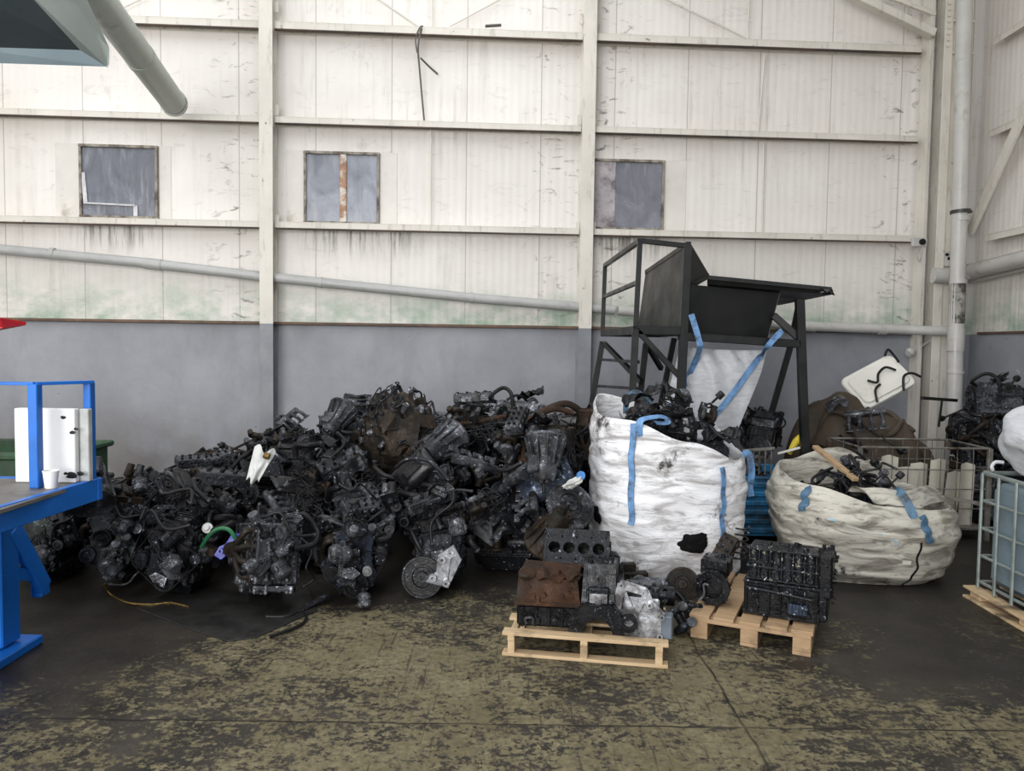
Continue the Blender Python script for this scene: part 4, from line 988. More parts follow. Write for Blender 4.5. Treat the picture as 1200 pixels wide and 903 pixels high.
# bag filled with engine parts
b1c = Vector((1.20, 5.90, 0))
def rim_from(vals):
    "mouth height from 8 values, at 0, 45, 90 ... degrees (0 = +x, 90 = away from the camera)"
    def r(th):
        q = (th / (PI / 4)) % 8; i = int(q) % 8; k = q - int(q); k = k * k * (3 - 2 * k)
        return vals[i] + (vals[(i + 1) % 8] - vals[i]) * k
    return r
rim1 = rim_from([.97, 1.16, 1.27, 1.36, 1.23, 1.22, 1.07, .93])
pt1 = bag_surface(b1c.x, b1c.y, [(0, .42, .40), (.12, .55, .50), (.45, .575, .52), (.8, .585, .52), (1, .565, .50)], rim1, 2.6, .12, 3, .03, 8)
bag1, mb = wroot('bulk_bag', 'tall bright white bulk bag filled with engine parts behind the pallets', 'bulk bag', b1c)
g = mb(); build_bag(g, pt1, 150, 90, .42); g.build('bag_body', m_bagw, bag1, 60)
def th_at(pt, px, t, lo=-PI, hi=0.0):
    best = min((abs(px_of(pt(lo + (hi - lo) * k / 240, t))[0] - px), lo + (hi - lo) * k / 240) for k in range(241)); return best[1]
for px, ta, tb in ((729, .40, 1.0), (845, .35, .92)):
    th = th_at(pt1, px + (14 if px < 800 else 0), 1.0); g = mb(); e = strap_on(g, pt1, th, tb, ta, .045, .014, 16, .008)
    g.build('blue_strap', m_strap, bag1)
th = th_at(pt1, 750, 1.0); p = pt1(th, 1.0); g = mb(); g.ribbon([p + Vector((0, -.02, -.08)), p + Vector((.0, -.01, .025)), p + Vector((.09, .05, .05)), p + Vector((.19, .09, .05)), p + Vector((.21, .08, .01)), p + Vector((.12, .04, .015))], Vector((0, -.5, 1)), .05, .005, 5); g.build('lifting_loop', m_strap, bag1)
th = th_at(pt1, 738, 1.0); p = pt1(th + .6, 1.0) if False else at(738, 470, 6.1); g = mb(); g.ribbon([p + Vector((-.03, 0, -.1)), p + Vector((-.02, 0, .03)), p + Vector((.06, .02, .07)), p + Vector((.15, .02, .0)), p + Vector((.2, .0, -.08))], Vector((0, -1, .3)), .045, .005, 5); g.build('lifting_loop', m_strapd, bag1)
p = pt1(-.25, .97); g = mb(); g.ribbon([p + Vector((-.02, -.02, .0)), p + Vector((.03, -.03, .03)), p + Vector((.06, -.03, -.1)), p + Vector((.05, -.03, -.22)), p + Vector((.06, -.03, -.3))], Vector((0, -1, 0)), .05, .005, 5); g.build('lifting_loop', m_strap, bag1)
g = mb(); q = pt1(th_at(pt1, 706, .3), .3); g.tube([pt1(th_at(pt1, 712, .3), .3) + Vector((-.05, -.06, -.03)), q + Vector((.04, -.06, -.02)), q + Vector((.1, -.07, .0)), q + Vector((.12, -.06, .05)), q + Vector((.08, -.05, .09))], .005, 6); g.build('loose_wire', M_['rubber'], bag1)

m_hole = plain('dark_scrap_in_tear', (.006, .006, .006), .8, 0, .4, 14, .5, (.02, .018, .016), (.6, .75), .1)
for px, t, w, h, sd in ((812, .33, .36, .17, 1), (700, .40, .22, .13, 4), (846, .36, .10, .10, 7)):
    th = th_at(pt1, px, t); ring = []; n = 44
    for k in range(n):
        a = 2 * PI * k / n; q = 1 + .5 * noise.noise(Vector((math.cos(a) * 1.7, math.sin(a) * 1.7, sd))) + .10 * noise.noise(Vector((math.cos(a) * 7, math.sin(a) * 7, sd)))
        u_, v_ = th + .5 * w * q * math.cos(a), t + .5 * h * q * math.sin(a) * (1 if math.sin(a) > 0 else .7); p = pt1(u_, v_); d = p - b1c; d.z = 0; ring.append(p + d.normalized() * .012)
    g = mb(); c_ = pt1(th, t); d = c_ - b1c; d.z = 0; rings = [ring, [r_.lerp(c_, .3) + d.normalized() * .015 for r_ in ring], [r_.lerp(c_, .65) + d.normalized() * .015 for r_ in ring]]
    vs_ = [p for R__ in rings for p in R__] + [c_ + d.normalized() * .016]; g.add(vs_, [(j * n + k, j * n + (k + 1) % n, (j + 1) * n + (k + 1) % n, (j + 1) * n + k) for j in range(2) for k in range(n)] + [(2 * n + k, 2 * n + (k + 1) % n, 3 * n) for k in range(n)])
    g.build('torn_hole', m_hole, bag1, 60)
# slumped cream bag
b2c = Vector((2.80, 6.12, 0))
rim2 = rim_from([.56, .62, .90, .80, .76, .72, .60, .57])
pt2 = bag_surface(b2c.x, b2c.y, [(0, .50, .46), (.15, .60, .55), (.4, .66, .60), (.7, .69, .62), (.9, .665, .60), (1, .63, .56)], rim2, 2.8, -.1, 11, .042, 7.5)
bag2, mb = wroot('bulk_bag', 'slumped soiled cream bulk bag of scrap in front of the wire cage', 'bulk bag', b2c)
g = mb(); build_bag(g, pt2, 150, 90, .3); g.build('bag_body', m_bagc, bag2, 60)
for px, ta, tb, m in ((1088, .62, .97, m_strapd), (1078, .0, .62, m_strapd), (940, .75, 1.0, m_strapd)):
    th = th_at(pt2, px, .7); g = mb(); strap_on(g, pt2, th, tb, ta, .06 if ta > .1 else .014, .014, 14, .012); g.build('blue_strap' if ta > .1 else 'seam', m if ta > .1 else M_['rubber'], bag2)
p = pt2(th_at(pt2, 1062, 1.0), 1.0)
g = mb(); g.ribbon([p + Vector((.03, -.05, -.05)), p + Vector((.0, .0, .06)), p + Vector((-.02, .08, .12)), p + Vector((0, .2, .1))], Vector((-.6, -1, .3)), .06, .005, 5); g.build('lifting_loop', m_strapd, bag2)
g = mb(); fl = [pt2(th_at(pt2, x, 1.0), 1.0) for x in (1025, 1050, 1080, 1110)]
def flap(u, v):
    k = u * 3; i = min(int(k), 2); p = fl[i].lerp(fl[i + 1], k - i); return p + Vector((-.1 * v, .02 + .2 * v, .03 + .1 * math.sin(v * 2.4) - .02 * v + .035 * noise.noise(Vector((u * 4, v * 3, 1)))))
g.grid(flap, 20, 12); g.grid(lambda u, v: flap(1 - u, v) + Vector((0, .004, -.006)), 20, 12); g.build('mouth_flap', m_bagc, bag2, 60)
m_print = plain('faded_blue_print', (.16, .42, .58), .5, 0, .3, 14, .1, (.6, .58, .52), (.42, .5))
for px, t, w, h in ((1018, .70, .30, .016), (1048, .60, .05, .05), (1030, .58, .04, .02), (1062, .36, .06, .04), (975, .72, .06, .012)):
    th = th_at(pt2, px, t); n = 8; rows = []
    def pp_(u, v): 
        q = pt2(th + (u - .5) * w * 1.4, t + (v - .5) * h * 1.4); d = q - b2c; d.z = 0; return q + d.normalized() * .010
    g = mb(); g.grid(pp_, 10, 4); g.build('printed_mark', m_print, bag2)

# bag hanging under the hopper
hang, mb = wroot('hanging_bag', 'white bulk bag hung by blue straps under the black hopper', 'bulk bag', at(845, 480, DN + .6))
HX = [(797, 400), (898, 404), (893, 436), (868, 496), (792, 500), (777, 470)]
def hb(u, v):
    l = Vector((797, 406)).lerp(Vector((772, 500)), v); r_ = Vector((899, 410)).lerp(Vector((891, 440)), min(1, v * 2.2)).lerp(Vector((864, 505)), max(0, (v - .38) / .62))
    p = l.lerp(r_, u); n = noise.noise(Vector((u * 5 - v * 3, v * 2, .4))) * .05 + .02 * noise.noise(Vector((u * 14 - v * 9, v * 4, .4)))
    sag = .05 * math.sin(u * PI) * (1 - v) 
    return at(p.x, p.y + 4 * math.sin(u * PI) * (1 - v) * .4, DN + .24 - .10 * math.sin(u * PI) * math.sin(v * 2.0 + .4) + n)
g = mb(); g.grid(hb, 40, 36)
def hb2(u, v):
    q = hb(1 - u, v); s = math.sin(u * PI); return q + Vector((0, .62 * min(1, s * 2.2) + .01, 0))
g.grid(hb2, 40, 36); g.build('bag_body', m_bagn, hang, 60, False)
g = mb(); e = hb(.18, .0); g.ribbon([at(810, 368, DN - .08), at(815, 384, DN - .08), at(819, 398, DN - .08), at(820, 408, DN - .06), hb(.2, .2) + Vector((0, -.03, 0)), hb(.14, .55) + Vector((0, -.03, 0)), hb(.06, .8) + Vector((0, -.03, 0))], Vector((0, -1, 0)), .055, .005, 5); g.build('blue_strap', m_strap, hang)
g = mb(); g.ribbon([at(917, 387, DN - .08), at(906, 398, DN - .08), at(898, 408, DN - .06), hb(.93, .1) + Vector((0, -.03, 0)), hb(.86, .3) + Vector((0, -.03, 0)), hb(.74, .6) + Vector((0, -.03, 0)), hb(.62, .85) + Vector((0, -.03, 0))], Vector((0, -1, 0)), .055, .005, 5); g.build('blue_strap', m_strap, hang)

# ---------------------------------------------------------------- pallets
def mat_wood(name, a, b):
    t = NT(name); n1 = t.noise(3, t.co((1.2, 14, 14)), 6, .7); n2 = t.noise(4, det=6)
    c = t.mix(t.rng(n1, .3, .7), a, b); c = t.mix(t.math('MULTIPLY', t.rng(n2, .54, .68), .8), c, (.07, .05, .035))
    t.set(Base_Color=c, Roughness=.65); t.bump(n1, .3, .004); return t.m
m_wood = mat_wood('pine_pallet_wood', (.42, .29, .16), (.60, .45, .28)); m_wood2 = mat_wood('oil_stained_pallet_wood', (.30, .19, .10), (.46, .31, .18))
def pallet(label, c, yaw, L, W, m, style):
    t = thing('pallet', label, 'pallet', (c.x, c.y, 0), yaw)
    if style == 'thin':      # stringers seen end-on: thin boards top and bottom, slim posts between
        for y in (-W / 2 + .04, -W * .17, W * .17, W / 2 - .04): MB().box((0, y, .128), (L, .08, .018), .002).build('top_board', m, t)
        for x in (-L / 2 + .05, 0, L / 2 - .05):
            MB().box((x, 0, .105), (.04, W, .03), .002).build('stringer', m, t)
            for y in (-W / 2 + .045, 0, W / 2 - .045): MB().box((x, y, .055), (.04, .07, .08), .003).build('post', m, t)
        for y in (-W / 2 + .04, 0, W / 2 - .04): MB().box((0, y, .009), (L, .07, .018), .002).build('bottom_board', m, t)
    else:                    # euro pallet, short side to the camera
        for x in (-L / 2 + .05, 0, L / 2 - .05):
            for y in (-W / 2 + .072, 0, W / 2 - .072): MB().box((x, y, .061), (.1, .145, .078), .003).build('block', m, t)
            MB().box((x, 0, .011), (.1, W, .022), .002).build('bottom_board', m, t)
        for y in (-W / 2 + .072, 0, W / 2 - .072): MB().box((0, y, .111), (L, .145, .022), .002).build('stringer', m, t)
        for x in (-L / 2 + .05, -L * .22, 0, L * .22, L / 2 - .05): MB().box((x, 0, .133), (.12, W, .022), .002).build('top_board', m, t)
    return t
fl_, fr_ = on_floor(588, 768), on_floor(783, 784)
y1 = math.atan2(fr_.y - fl_.y, fr_.x - fl_.x); L1 = (fr_ - fl_).length; W1 = .85
pc1 = (fl_ + fr_) / 2 + Vector((-math.sin(y1), math.cos(y1), 0)) * W1 / 2
PAL1 = pallet('slim pale wooden pallet under the rusty engine block', pc1, y1, L1, W1, m_wood, 'thin')
M1 = Matrix.Translation((pc1.x, pc1.y, 0)) @ Matrix.Rotation(y1, 4, 'Z')
fl2, fr2 = on_floor(809, 746), on_floor(950, 770)
y2 = math.atan2(fr2.y - fl2.y, fr2.x - fl2.x); L2 = (fr2 - fl2).length; W2 = 1.0
pc2 = (fl2 + fr2) / 2 + Vector((-math.sin(y2), math.cos(y2), 0)) * W2 / 2
pallet('chunky wooden block pallet under the long six cylinder engine block', pc2, y2, L2, W2, m_wood2, 'euro')
M2 = Matrix.Translation((pc2.x, pc2.y, 0)) @ Matrix.Rotation(y2, 4, 'Z')

# ---------------------------------------------------------------- caged tank on its pallet, white bag on top
def on_vert(px, py, d): return at(px, py, d)
ia = on_floor(1147, 703); ib = on_floor(1215, 742)
yI = math.atan2(ib.y - ia.y, ib.x - ia.x)
IL = 1.15
tank = thing('caged_tank', 'blue grey plastic tank in a galvanised cage on a wooden pallet by the cream bag', 'tank', (ia.x, ia.y, 0), yI)
m_galv = plain('galvanised_tube', (.30, .34, .33), .4, .6, .2, 8, .1, (.12, .1, .08), (.6, .75)); m_tank = plain('blue_grey_plastic_tank', (.15, .20, .235), .4, 0, .12, 2, .05, (.10, .13, .15), (.5, .7))
ID = .95; zb, zt = .125, .905
g = MB(); g.box((IL / 2, ID / 2, (zb + .86) / 2), (IL - .06, ID - .06, .86 - zb - .02), .05); g.cyl((IL / 2, ID / 2, .84), (IL / 2, ID / 2, .875), .11, n=24); g.build('tank_body', m_tank, tank)
MB().cyl((IL / 2, ID / 2, .872), (IL / 2, ID / 2, .90), .12, n=24).build('tank_lid', M_['rubber'], tank)
for k in range(5):
    z = zb + (zt - zb) * k / 4 + (.01 if k == 0 else 0); g = MB(); r = .011 if k < 4 else .016
    g.tube([(0, 0, z), (IL, 0, z), (IL, ID, z), (0, ID, z), (0, 0, z)], r, 8, 1); g.build('cage_rail', m_galv, tank)
for x in [.0 + IL * k / 6 for k in range(7)]:
    for y in (0, ID): MB().cyl((x, y + (.012 if y else -.012), zb - .03), (x, y + (.012 if y else -.012), zt), .012, n=8).build('cage_bar', m_galv, tank)
for y in (ID / 3, ID * 2 / 3):
    for x in (-.012, IL + .012): MB().cyl((x, y, zb - .03), (x, y, zt), .012, n=8).build('cage_bar', m_galv, tank)
tp = thing('pallet', 'pale wooden pallet under the caged plastic tank', 'pallet', (ia.x, ia.y, 0), yI)
for x in (.02, IL / 2, IL - .02):
    for y in (.02, ID / 2, ID - .02): MB().box((x, y, .042), (.12, .12, .05), .003).build('block', m_wood, tp)
for y in (-.02, ID / 2, ID + .02): MB().box((IL / 2, y, .008), (IL + .16, .1, .016), .002).build('bottom_board', m_wood, tp)
for y in (-.02, ID * .25, ID / 2, ID * .75, ID + .02): MB().box((IL / 2, y, .076), (IL + .16, .1, .016), .002).build('top_board', m_wood, tp)
# lumpy white bag on the tank
ct = Matrix.Translation((ia.x, ia.y, 0)) @ Matrix.Rotation(yI, 4, 'Z') @ Vector((IL * .28, ID * .50, .925))
sack = thing('white_sack', 'plump white sack resting on the caged plastic tank', 'sack', ct, yI)
def sk(u, v):
    th = u * 2 * PI; t = v; c, s = math.cos(th), math.sin(th); k = (abs(c) ** 2.8 + abs(s) ** 2.8) ** (-1 / 2.8)
    r = (.40 + .16 * math.sin(min(1, t / .55) * PI / 2)) if t < .55 else .56 * max(0.02, 1 - ((t - .55) / .45) ** 2.4) ** .5
    q = Vector((c * 1.5, s * 1.5, t * 2.5)); n = 1 + .10 * noise.noise(q) + .05 * noise.noise(q * 3.1)
    return Vector((c * k * r * n * .80, s * k * r * n * .84, max(0, .50 * t * (1 + .08 * math.sin(th * 2 + 1)) + .02 * noise.noise(q * 2) * min(1, t * 5))))
g = MB(); g.grid(sk, 64, 48, True); g.f.append(tuple(range(64))[::-1]); g.build('sack_body', m_bagn, sack, 60)
g = MB(); g.tube([(-.30, -.36, .06), (-.31, -.41, .06), (-.30, -.44, .03), (-.27, -.45, .012)], .012, 8); g.build('sack_tie', m_bagn, sack)
# ---------------------------------------------------------------- blue platform machine
m_blue = plain('chipped_blue_paint', (.006, .125, .50), .42, .1, .18, 4, .1, (.02, .03, .06), (.64, .74))
m_deck = plain('grimy_deck_plate', (.16, .15, .14), .55, .3, .3, 4, .2, (.05, .045, .04), (.5, .65))
cz = at(113, 561, 4.2).z
E1 = at(113, 561, 4.2); 
mc, mb = wroot('blue_work_platform', 'bright blue steel work platform with railing and a grey deck', 'work platform', (E1.x - .8, E1.y - .5, 0))
dz = E1.z; XL, YN = E1.x - 1.7, E1.y - 1.25
g = mb(); g.box((E1.x - .85, E1.y - .62, dz - .01), (1.7, 1.25, .02), .002); g.build('deck', m_deck, mc)
g = mb(); S1 = E1.copy(); S2 = at(-25, 613, 3.45); S2.z = dz
g.beam(S1 + Vector((0, .03, -.055)), Vector((S1.x - .07, YN, dz - .055)), .035, .12); g.build('side_beam', m_blue, mc)
g = mb(); g.beam((E1.x + .02, E1.y, dz - .055), (XL, E1.y, dz - .055), .035, .12); g.build('rear_beam', m_blue, mc)
zt_ = at(110, 447, 4.2).z
g = mb(); g.box((E1.x - .022, E1.y - .02, (dz + zt_) / 2), (.042, .05, zt_ - dz), .004); g.build('railing_post', m_blue, mc)
pb = at(43, 574, 3.93); g = mb(); g.box((pb.x, pb.y, (dz + zt_) / 2), (.05, .05, zt_ - dz), .004); g.build('railing_post', m_blue, mc)
pr = Vector((XL, pb.y - .9, zt_)); g = mb(); g.box((XL, pb.y, (dz + zt_) / 2), (.05, .05, zt_ - dz), .004); g.build('railing_post', m_blue, mc)
g = mb(); g.beam((E1.x, E1.y - .02, zt_), (pb.x, pb.y, zt_), .03, .018); g.beam((pb.x, pb.y, zt_), (XL, pb.y, zt_), .03, .018); g.build('top_rail', m_blue, mc)
# leg, foot and gusset
lf = on_floor(8, 762); ld = lf.y
g = mb(); xr_ = at(20, 700, ld).x; z0, z1 = .06, dz - .11
g.box((xr_ - .30, ld - .05, (z0 + z1) / 2), (.6, .16, z1 - z0), .008); g.build('leg', m_blue, mc)
g = mb(); q0, q1 = at(20, 620, ld), at(51, 688, ld + .25); g.beam(at(14, 618, ld), q1, .05, .10, (0, 1, 0)); g.beam(at(12, 672, ld), at(45, 674, ld + .22), .05, .07); g.box(q1 + Vector((-.02, 0, 0)), (.07, .09, .10), .01); g.build('side_arm', m_blue, mc)
g = mb(); g.box((xr_ - .26, ld - .14, .025), (.66, .52, .05), .006); g.box((xr_ - .30, ld - .30, .075), (.5, .03, .05), .004); g.build('foot_plate', m_blue, mc)
# red tray hung from the machine's mast
m_red = plain('red_paint', (.42, .012, .018), .4, 0, .15, 5, .1, (.15, .01, .012), (.6, .72))
g = mb(); a, b, c_ = at(30, 378, 3.9), at(-60, 366, 3.6), at(-60, 400, 3.6)
g.hull([at(30, 381, 3.9), at(4, 384, 3.85), at(-120, 420, 3.7), at(-120, 410, 4.1), at(31, 377, 3.9), at(0, 372, 3.8), at(-120, 352, 3.7), at(-120, 362, 4.1)]); g.build('red_tray', m_red, mc)
mp = at(-110, 390, 3.9); g = mb(); g.box((mp.x, mp.y, (dz + mp.z) / 2), (.08, .08, mp.z - dz), .006); g.build('mast', m_blue, mc)
# white cabinet board and paper cup on the deck
wp = at(62, 557, 4.14); wh = at(22, 478, 4.1).z - dz; wx0, wx1 = at(22, 520, 4.1).x, at(92, 520, 4.1).x
wb = thing('white_box', 'white square panel box with grey side standing on the blue platform deck', 'box', ((wx0 + wx1) / 2, 4.09, dz + .002), 0)
m_wbox = plain('white_laminate', (.80, .80, .80), .45, 0, .05, 3, .05, (.4, .4, .4), (.7, .8))
MB().box((0, 0, wh / 2), (wx1 - wx0, .05, wh), .004).build('front_panel', m_wbox, wb); MB().box(((wx1 - wx0) / 2 + .03, .03, wh / 2), (.05, .04, wh * .99), .004).build('side_panel', plain('pale_grey_laminate', (.42, .43, .42), .5), wb)
m_dk = M_['rubber']
for x, z, s_ in ((.10, .35, .014), (.17, .29, .012), (.15, .27, .016), (.14, .04, .03), (.19, .05, .02), (.11, .05, .012)):
    g = MB(); g.lump((x, -.026, z), (s_, .002, s_ * .6), x * 9, .5, 3, 2); g.build('oil_smudge', m_dk, wb)
cp = at(60, 576, 3.92); cu = thing('paper_cup', 'small white paper cup on the blue platform deck', 'cup', (cp.x, cp.y, dz + .001))
g = MB(); g.lathe([(0, 0), (.027, 0), (.029, .003), (.038, .088), (.036, .088), (.027, .006), (0, .006)], (0, 0, 0), (0, 0, 1), 24); g.build('cup_wall', m_wbox, cu); g = MB(); g.lathe([(.0355, .086), (.0395, .086), (.0395, .091), (.0355, .091)], (0, 0, 0), (0, 0, 1), 24, True); g.build('rolled_rim', m_wbox, cu)
# green skip behind
m_grn = plain('green_plastic_skip', (.018, .065, .026), .45, 0, .2, 4, .1, (.02, .03, .02), (.5, .65))
gt = at(116, 532, 6.0).z; gx = -3.62
gb = thing('green_skip', 'dark green open bin behind the blue platform', 'bin', (gx - .85, 6.45, 0))
g = MB(); 
for (c, s) in (((0, -.42, gt / 2 + .05), (1.66, .05, gt - .1)), ((0, .42, gt / 2 + .05), (1.66, .05, gt - .1)), ((-.81, 0, gt / 2 + .05), (.05, .84, gt - .1)), ((.81, 0, gt / 2 + .05), (.05, .84, gt - .1)), ((0, 0, .12), (1.6, .8, .04))): g.box(c, s, .01)
g.build('bin_body', m_grn, gb)
g = MB()
for z in (gt - .03, gt * .62, gt * .35):
    for y in (-.46, .46): g.box((0, y, z), (1.74, .05, .05), .012)
    for x in (-.85, .85): g.box((x, 0, z), (.05, .9, .05), .012)
g.build('rim', m_grn, gb)
for sx in (-1, 1):
    MB().box((sx * .84, -.44, gt * .5 + .06), (.07, .08, gt + .12), .012).build('corner_post', m_grn, gb)
    for y in (-.3, .3): MB().box((sx * .6, y, .05), (.14, .12, .1), .01).build('foot', m_grn, gb)
# grey canopy above
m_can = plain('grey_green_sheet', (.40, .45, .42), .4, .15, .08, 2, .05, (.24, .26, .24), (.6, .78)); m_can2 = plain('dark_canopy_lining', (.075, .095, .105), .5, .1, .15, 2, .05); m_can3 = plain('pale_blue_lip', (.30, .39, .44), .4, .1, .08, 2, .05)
cn, mb = wroot('canopy_hood', 'big grey green sheet metal hood hanging from the roof above the platform', 'hood', at(60, 40, 5.3))
g = mb(); g.slab([at(127, 77, 5.6), at(95, 57, 5.5), at(20, -25, 4.9), at(84, -35, 5.2), at(100, 0, 5.4), at(127, 58, 5.6)], .03); g.build('side_sheet', m_can, cn)
g = mb(); g.slab([at(127, 77, 5.6), at(95, 57, 5.5), at(-60, 52, 5.4), at(-60, 71, 5.5)], .03); g.build('front_lip', m_can3, cn)
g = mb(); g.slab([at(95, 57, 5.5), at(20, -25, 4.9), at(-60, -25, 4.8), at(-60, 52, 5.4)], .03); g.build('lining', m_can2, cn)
for px in (70, -50): p = at(px, -25, 5.2); g = mb(); g.cyl(p, (p.x, p.y, 8.02), .02, n=8); g.build('hanger_rod', m_girt, cn)
ctop = at(60, -75, 5.7); cend = at(204, 121, 9.25); d = cend - ctop
g = mb(); g.tube([ctop, cend], .145, 28, 1); g.build('duct_pipe', m_duct, cn)
g = mb(); g.cyl(ctop + d * .60, ctop + d * .635, .151, n=28); g.build('pipe_coupling', m_duct, cn)
g = mb(); g.lathe([(.148, 0), (.158, 0), (.158, .05), (.148, .05)], cend - d.normalized() * .05, d, 28, True); g.build('end_ring', m_pvcw, cn)
# chain link hanging by the canopy
ch = thing('hanging_chain', 'short thin chain hanging beside the grey hood edge', 'chain', at(126, 22, 7.6)); 
g = MB()
for k in range(12): g.lathe([(.012, -.003), (.016, -.003), (.016, .003), (.012, .003)], (0, 0, .15 - k * .026), (1, 0, 0) if k % 2 else (0, 1, 0), 10, True)
g.tube([(0, 0, .15), (0, 0, .9)], .004, 6, 1); g.build('chain', m_girt, ch)
# ---------------------------------------------------------------- ribbed blue crate, wire cage with sheets, tarpaulin mound, tub
m_bcr = plain('scuffed_blue_crate', (.015, .17, .36), .5, 0, .2, 5, .2, (.015, .03, .045), (.46, .62))
bc = thing('blue_crate', 'ribbed blue steel crate wedged between the two big bags', 'crate', (2.15, 7.18, 0))
cw, cd, chh = .9, .74, .60
g = MB()
for (c, s) in (((0, -cd / 2, chh / 2 + .04), (cw, .02, chh - .08)), ((0, cd / 2, chh / 2 + .04), (cw, .02, chh - .08)), ((-cw / 2, 0, chh / 2 + .04), (.02, cd, chh - .08)), ((cw / 2, 0, chh / 2 + .04), (.02, cd, chh - .08)), ((0, 0, .09), (cw, cd, .02))): g.box(c, s, .002)
g.build('crate_body', m_bcr, bc)
for k in range(6):
    z = .13 + k * .082; g = MB(); g.box((0, -cd / 2 - .018, z), (cw, .022, .05), .01); g.box((-cw / 2 - .012, 0, z), (.022, cd, .05), .01); g.box((cw / 2 + .012, 0, z), (.022, cd, .05), .01); g.build('rib', m_bcr, bc)
for x in (-cw / 2, cw / 2):
    for y in (-cd / 2, cd / 2): MB().box((x, y, chh / 2), (.05, .05, chh), .004).build('corner_post', m_bcr, bc)
g = MB(); g.tube([(-cw / 2, -cd / 2, chh), (cw / 2, -cd / 2, chh), (cw / 2, cd / 2, chh), (-cw / 2, cd / 2, chh), (-cw / 2, -cd / 2, chh)], .018, 8, 1); g.build('rim', m_bcr, bc)
gx0, gx1, gy0, gy1, gz = 3.22, 4.42, 7.05, 7.75, .86
gbx = thing('wire_cage', 'rusty wire mesh cage full of cream sheets behind the cream bag', 'cage', ((gx0 + gx1) / 2, (gy0 + gy1) / 2, 0))
m_wire = plain('dull_cage_wire', (.22, .21, .19), .5, .5, .3, 9, .2, (.09, .06, .04), (.48, .62))
gw, gd = (gx1 - gx0) / 2, (gy1 - gy0) / 2
for z in (.12, .30, .48, .66, gz): MB().tube([(-gw, -gd, z), (gw, -gd, z), (gw, gd, z), (-gw, gd, z), (-gw, -gd, z)], .005 if z < gz else .011, 6, 1).build('rail', m_wire, gbx)
for k in range(9):
    for y in (-gd, gd): MB().cyl((-gw + k * gw / 4, y, .1), (-gw + k * gw / 4, y, gz), .004, n=6).build('upright_wire', m_wire, gbx)
for x in (-gw, gw):
    for y in (-gd, gd): MB().box((x, y, gz / 2), (.04, .04, gz), .004).build('corner_post', m_wire, gbx)
MB().box((0, 0, .11), (gw * 2, gd * 2, .02), .002).build('cage_floor', m_wire, gbx)
m_sheet = plain('cream_board', (.50, .47, .40), .6, 0, .12, 3, .2, (.14, .12, .09), (.52, .68))
xs = gx0 + .08; rng = random.Random(5)
for k in range(7):
    w_ = (.18, .13, .17, .15, .16, .17, .14)[k]; h_ = (.62, .66, .56, .60, .64, .52, .6)[k]; 
    s_ = MB(); f = lambda u, v: Vector(((u - .5) * w_ + .02 * v * (k % 3 - 1), .03 * math.sin(u * 3 + k) + .05 * (1 - v) - .02, v * h_ * (1 - .06 * abs(u - .5))))
    s_.grid(f, 6, 8); s_.grid(lambda u, v: f(1 - u, v) + Vector((0, .008, 0)), 6, 8)
    o = s_.build('board', m_sheet); o.location = (xs + w_ / 2, gy0 + .06 + .025 * (k % 2), .122); xs += w_ - .01
    tag(o, 'bent cream board standing upright inside the wire cage', 'board', 'cream boards in the wire cage')
# brown tarpaulin mound
m_tarp = plain('brown_tarpaulin', (.060, .043, .028), .7, 0, .35, 3, .4, (.02, .016, .013), (.5, .66))
tc = Vector((3.85, 8.42, 0)); tp_ = thing('brown_tarpaulin', 'crumpled brown tarpaulin heaped over scrap below the white tub lid', 'tarpaulin', tc)
def tarp(u, v):
    th = u * 2 * PI; c, s = math.cos(th), math.sin(th); r = v
    n = noise.noise(Vector((c * r * 3, s * r * 3, 1))) ; n2 = noise.noise(Vector((c * r * 9 + s * 4, s * r * 2, 3)))
    h = 1.14 * max(0, 1 - r ** 3.2) ** .6 * (1 - .15 * c * r + .26 * n) + .06 * n2 * min(1, (1 - r) * 4)
    return Vector((.80 * r * c * (1 + .12 * n), .62 * r * s * (1 + .12 * n), max(.004, h)))
g = MB(); g.grid(tarp, 90, 40, True); g.build('cloth', m_tarp, tp_, 60)
for k in range(4): g = MB(); g.tube([tarp(.55 + .1 * k + .02 * j, .75 - .08 * j * (k % 2) - .03 * j) + Vector((0, -.015, .02)) for j in range(6)], [.02, .035, .02], 8, 4); g.build('cloth_fold', m_tarp, tp_, 60)
# white rounded tub lid with hooked hoses
tl = thing('tub_lid', 'white rounded tub leaning on the brown tarpaulin with dark hoses hooked over it', 'tub', at(1028, 449, 8.75), Euler((math.radians(-38), math.radians(-27), math.radians(8)), 'YXZ'))
g = MB(); P = []
for cx, cy in ((.27, .15), (-.27, .15), (-.27, -.15), (.27, -.15)):
    a0 = math.atan2(cy, cx); a0 = [PI * .0, PI * .5, PI, PI * 1.5][[(.27, .15), (-.27, .15), (-.27, -.15), (.27, -.15)].index((cx, cy))]
    for k in range(6): P.append((cx + .08 * math.cos(a0 + k * PI / 10), cy + .08 * math.sin(a0 + k * PI / 10)))
g.prism(P, .05, Matrix.Rotation(PI / 2, 4, 'X'), .012); g.prism([(x * .86, y * .8) for x, y in P], .03, Matrix.Translation((0, -.045, 0)) @ Matrix.Rotation(PI / 2, 4, 'X'), .01); g.build('tub_shell', plain('off_white_enamel', (.74, .72, .66), .35, 0, .06, 3, .05, (.35, .3, .22), (.62, .78)), tl)
for ps in ([(.26, -.07, .22), (.33, -.1, .26), (.36, -.05, .16), (.33, -.08, .08)], [(-.12, -.1, .05), (-.06, -.12, -.03), (.02, -.12, .05), (.14, -.12, .08), (.22, -.1, .0)], [(-.2, -.08, -.22), (-.14, -.12, -.1), (-.04, -.1, -.06)], [(.12, -.1, -.25), (.22, -.13, -.12), (.34, -.1, -.12), (.4, -.08, -.2)]): MB().tube(ps, .014, 8, 5).build('hose', M_['rubber'], tl)
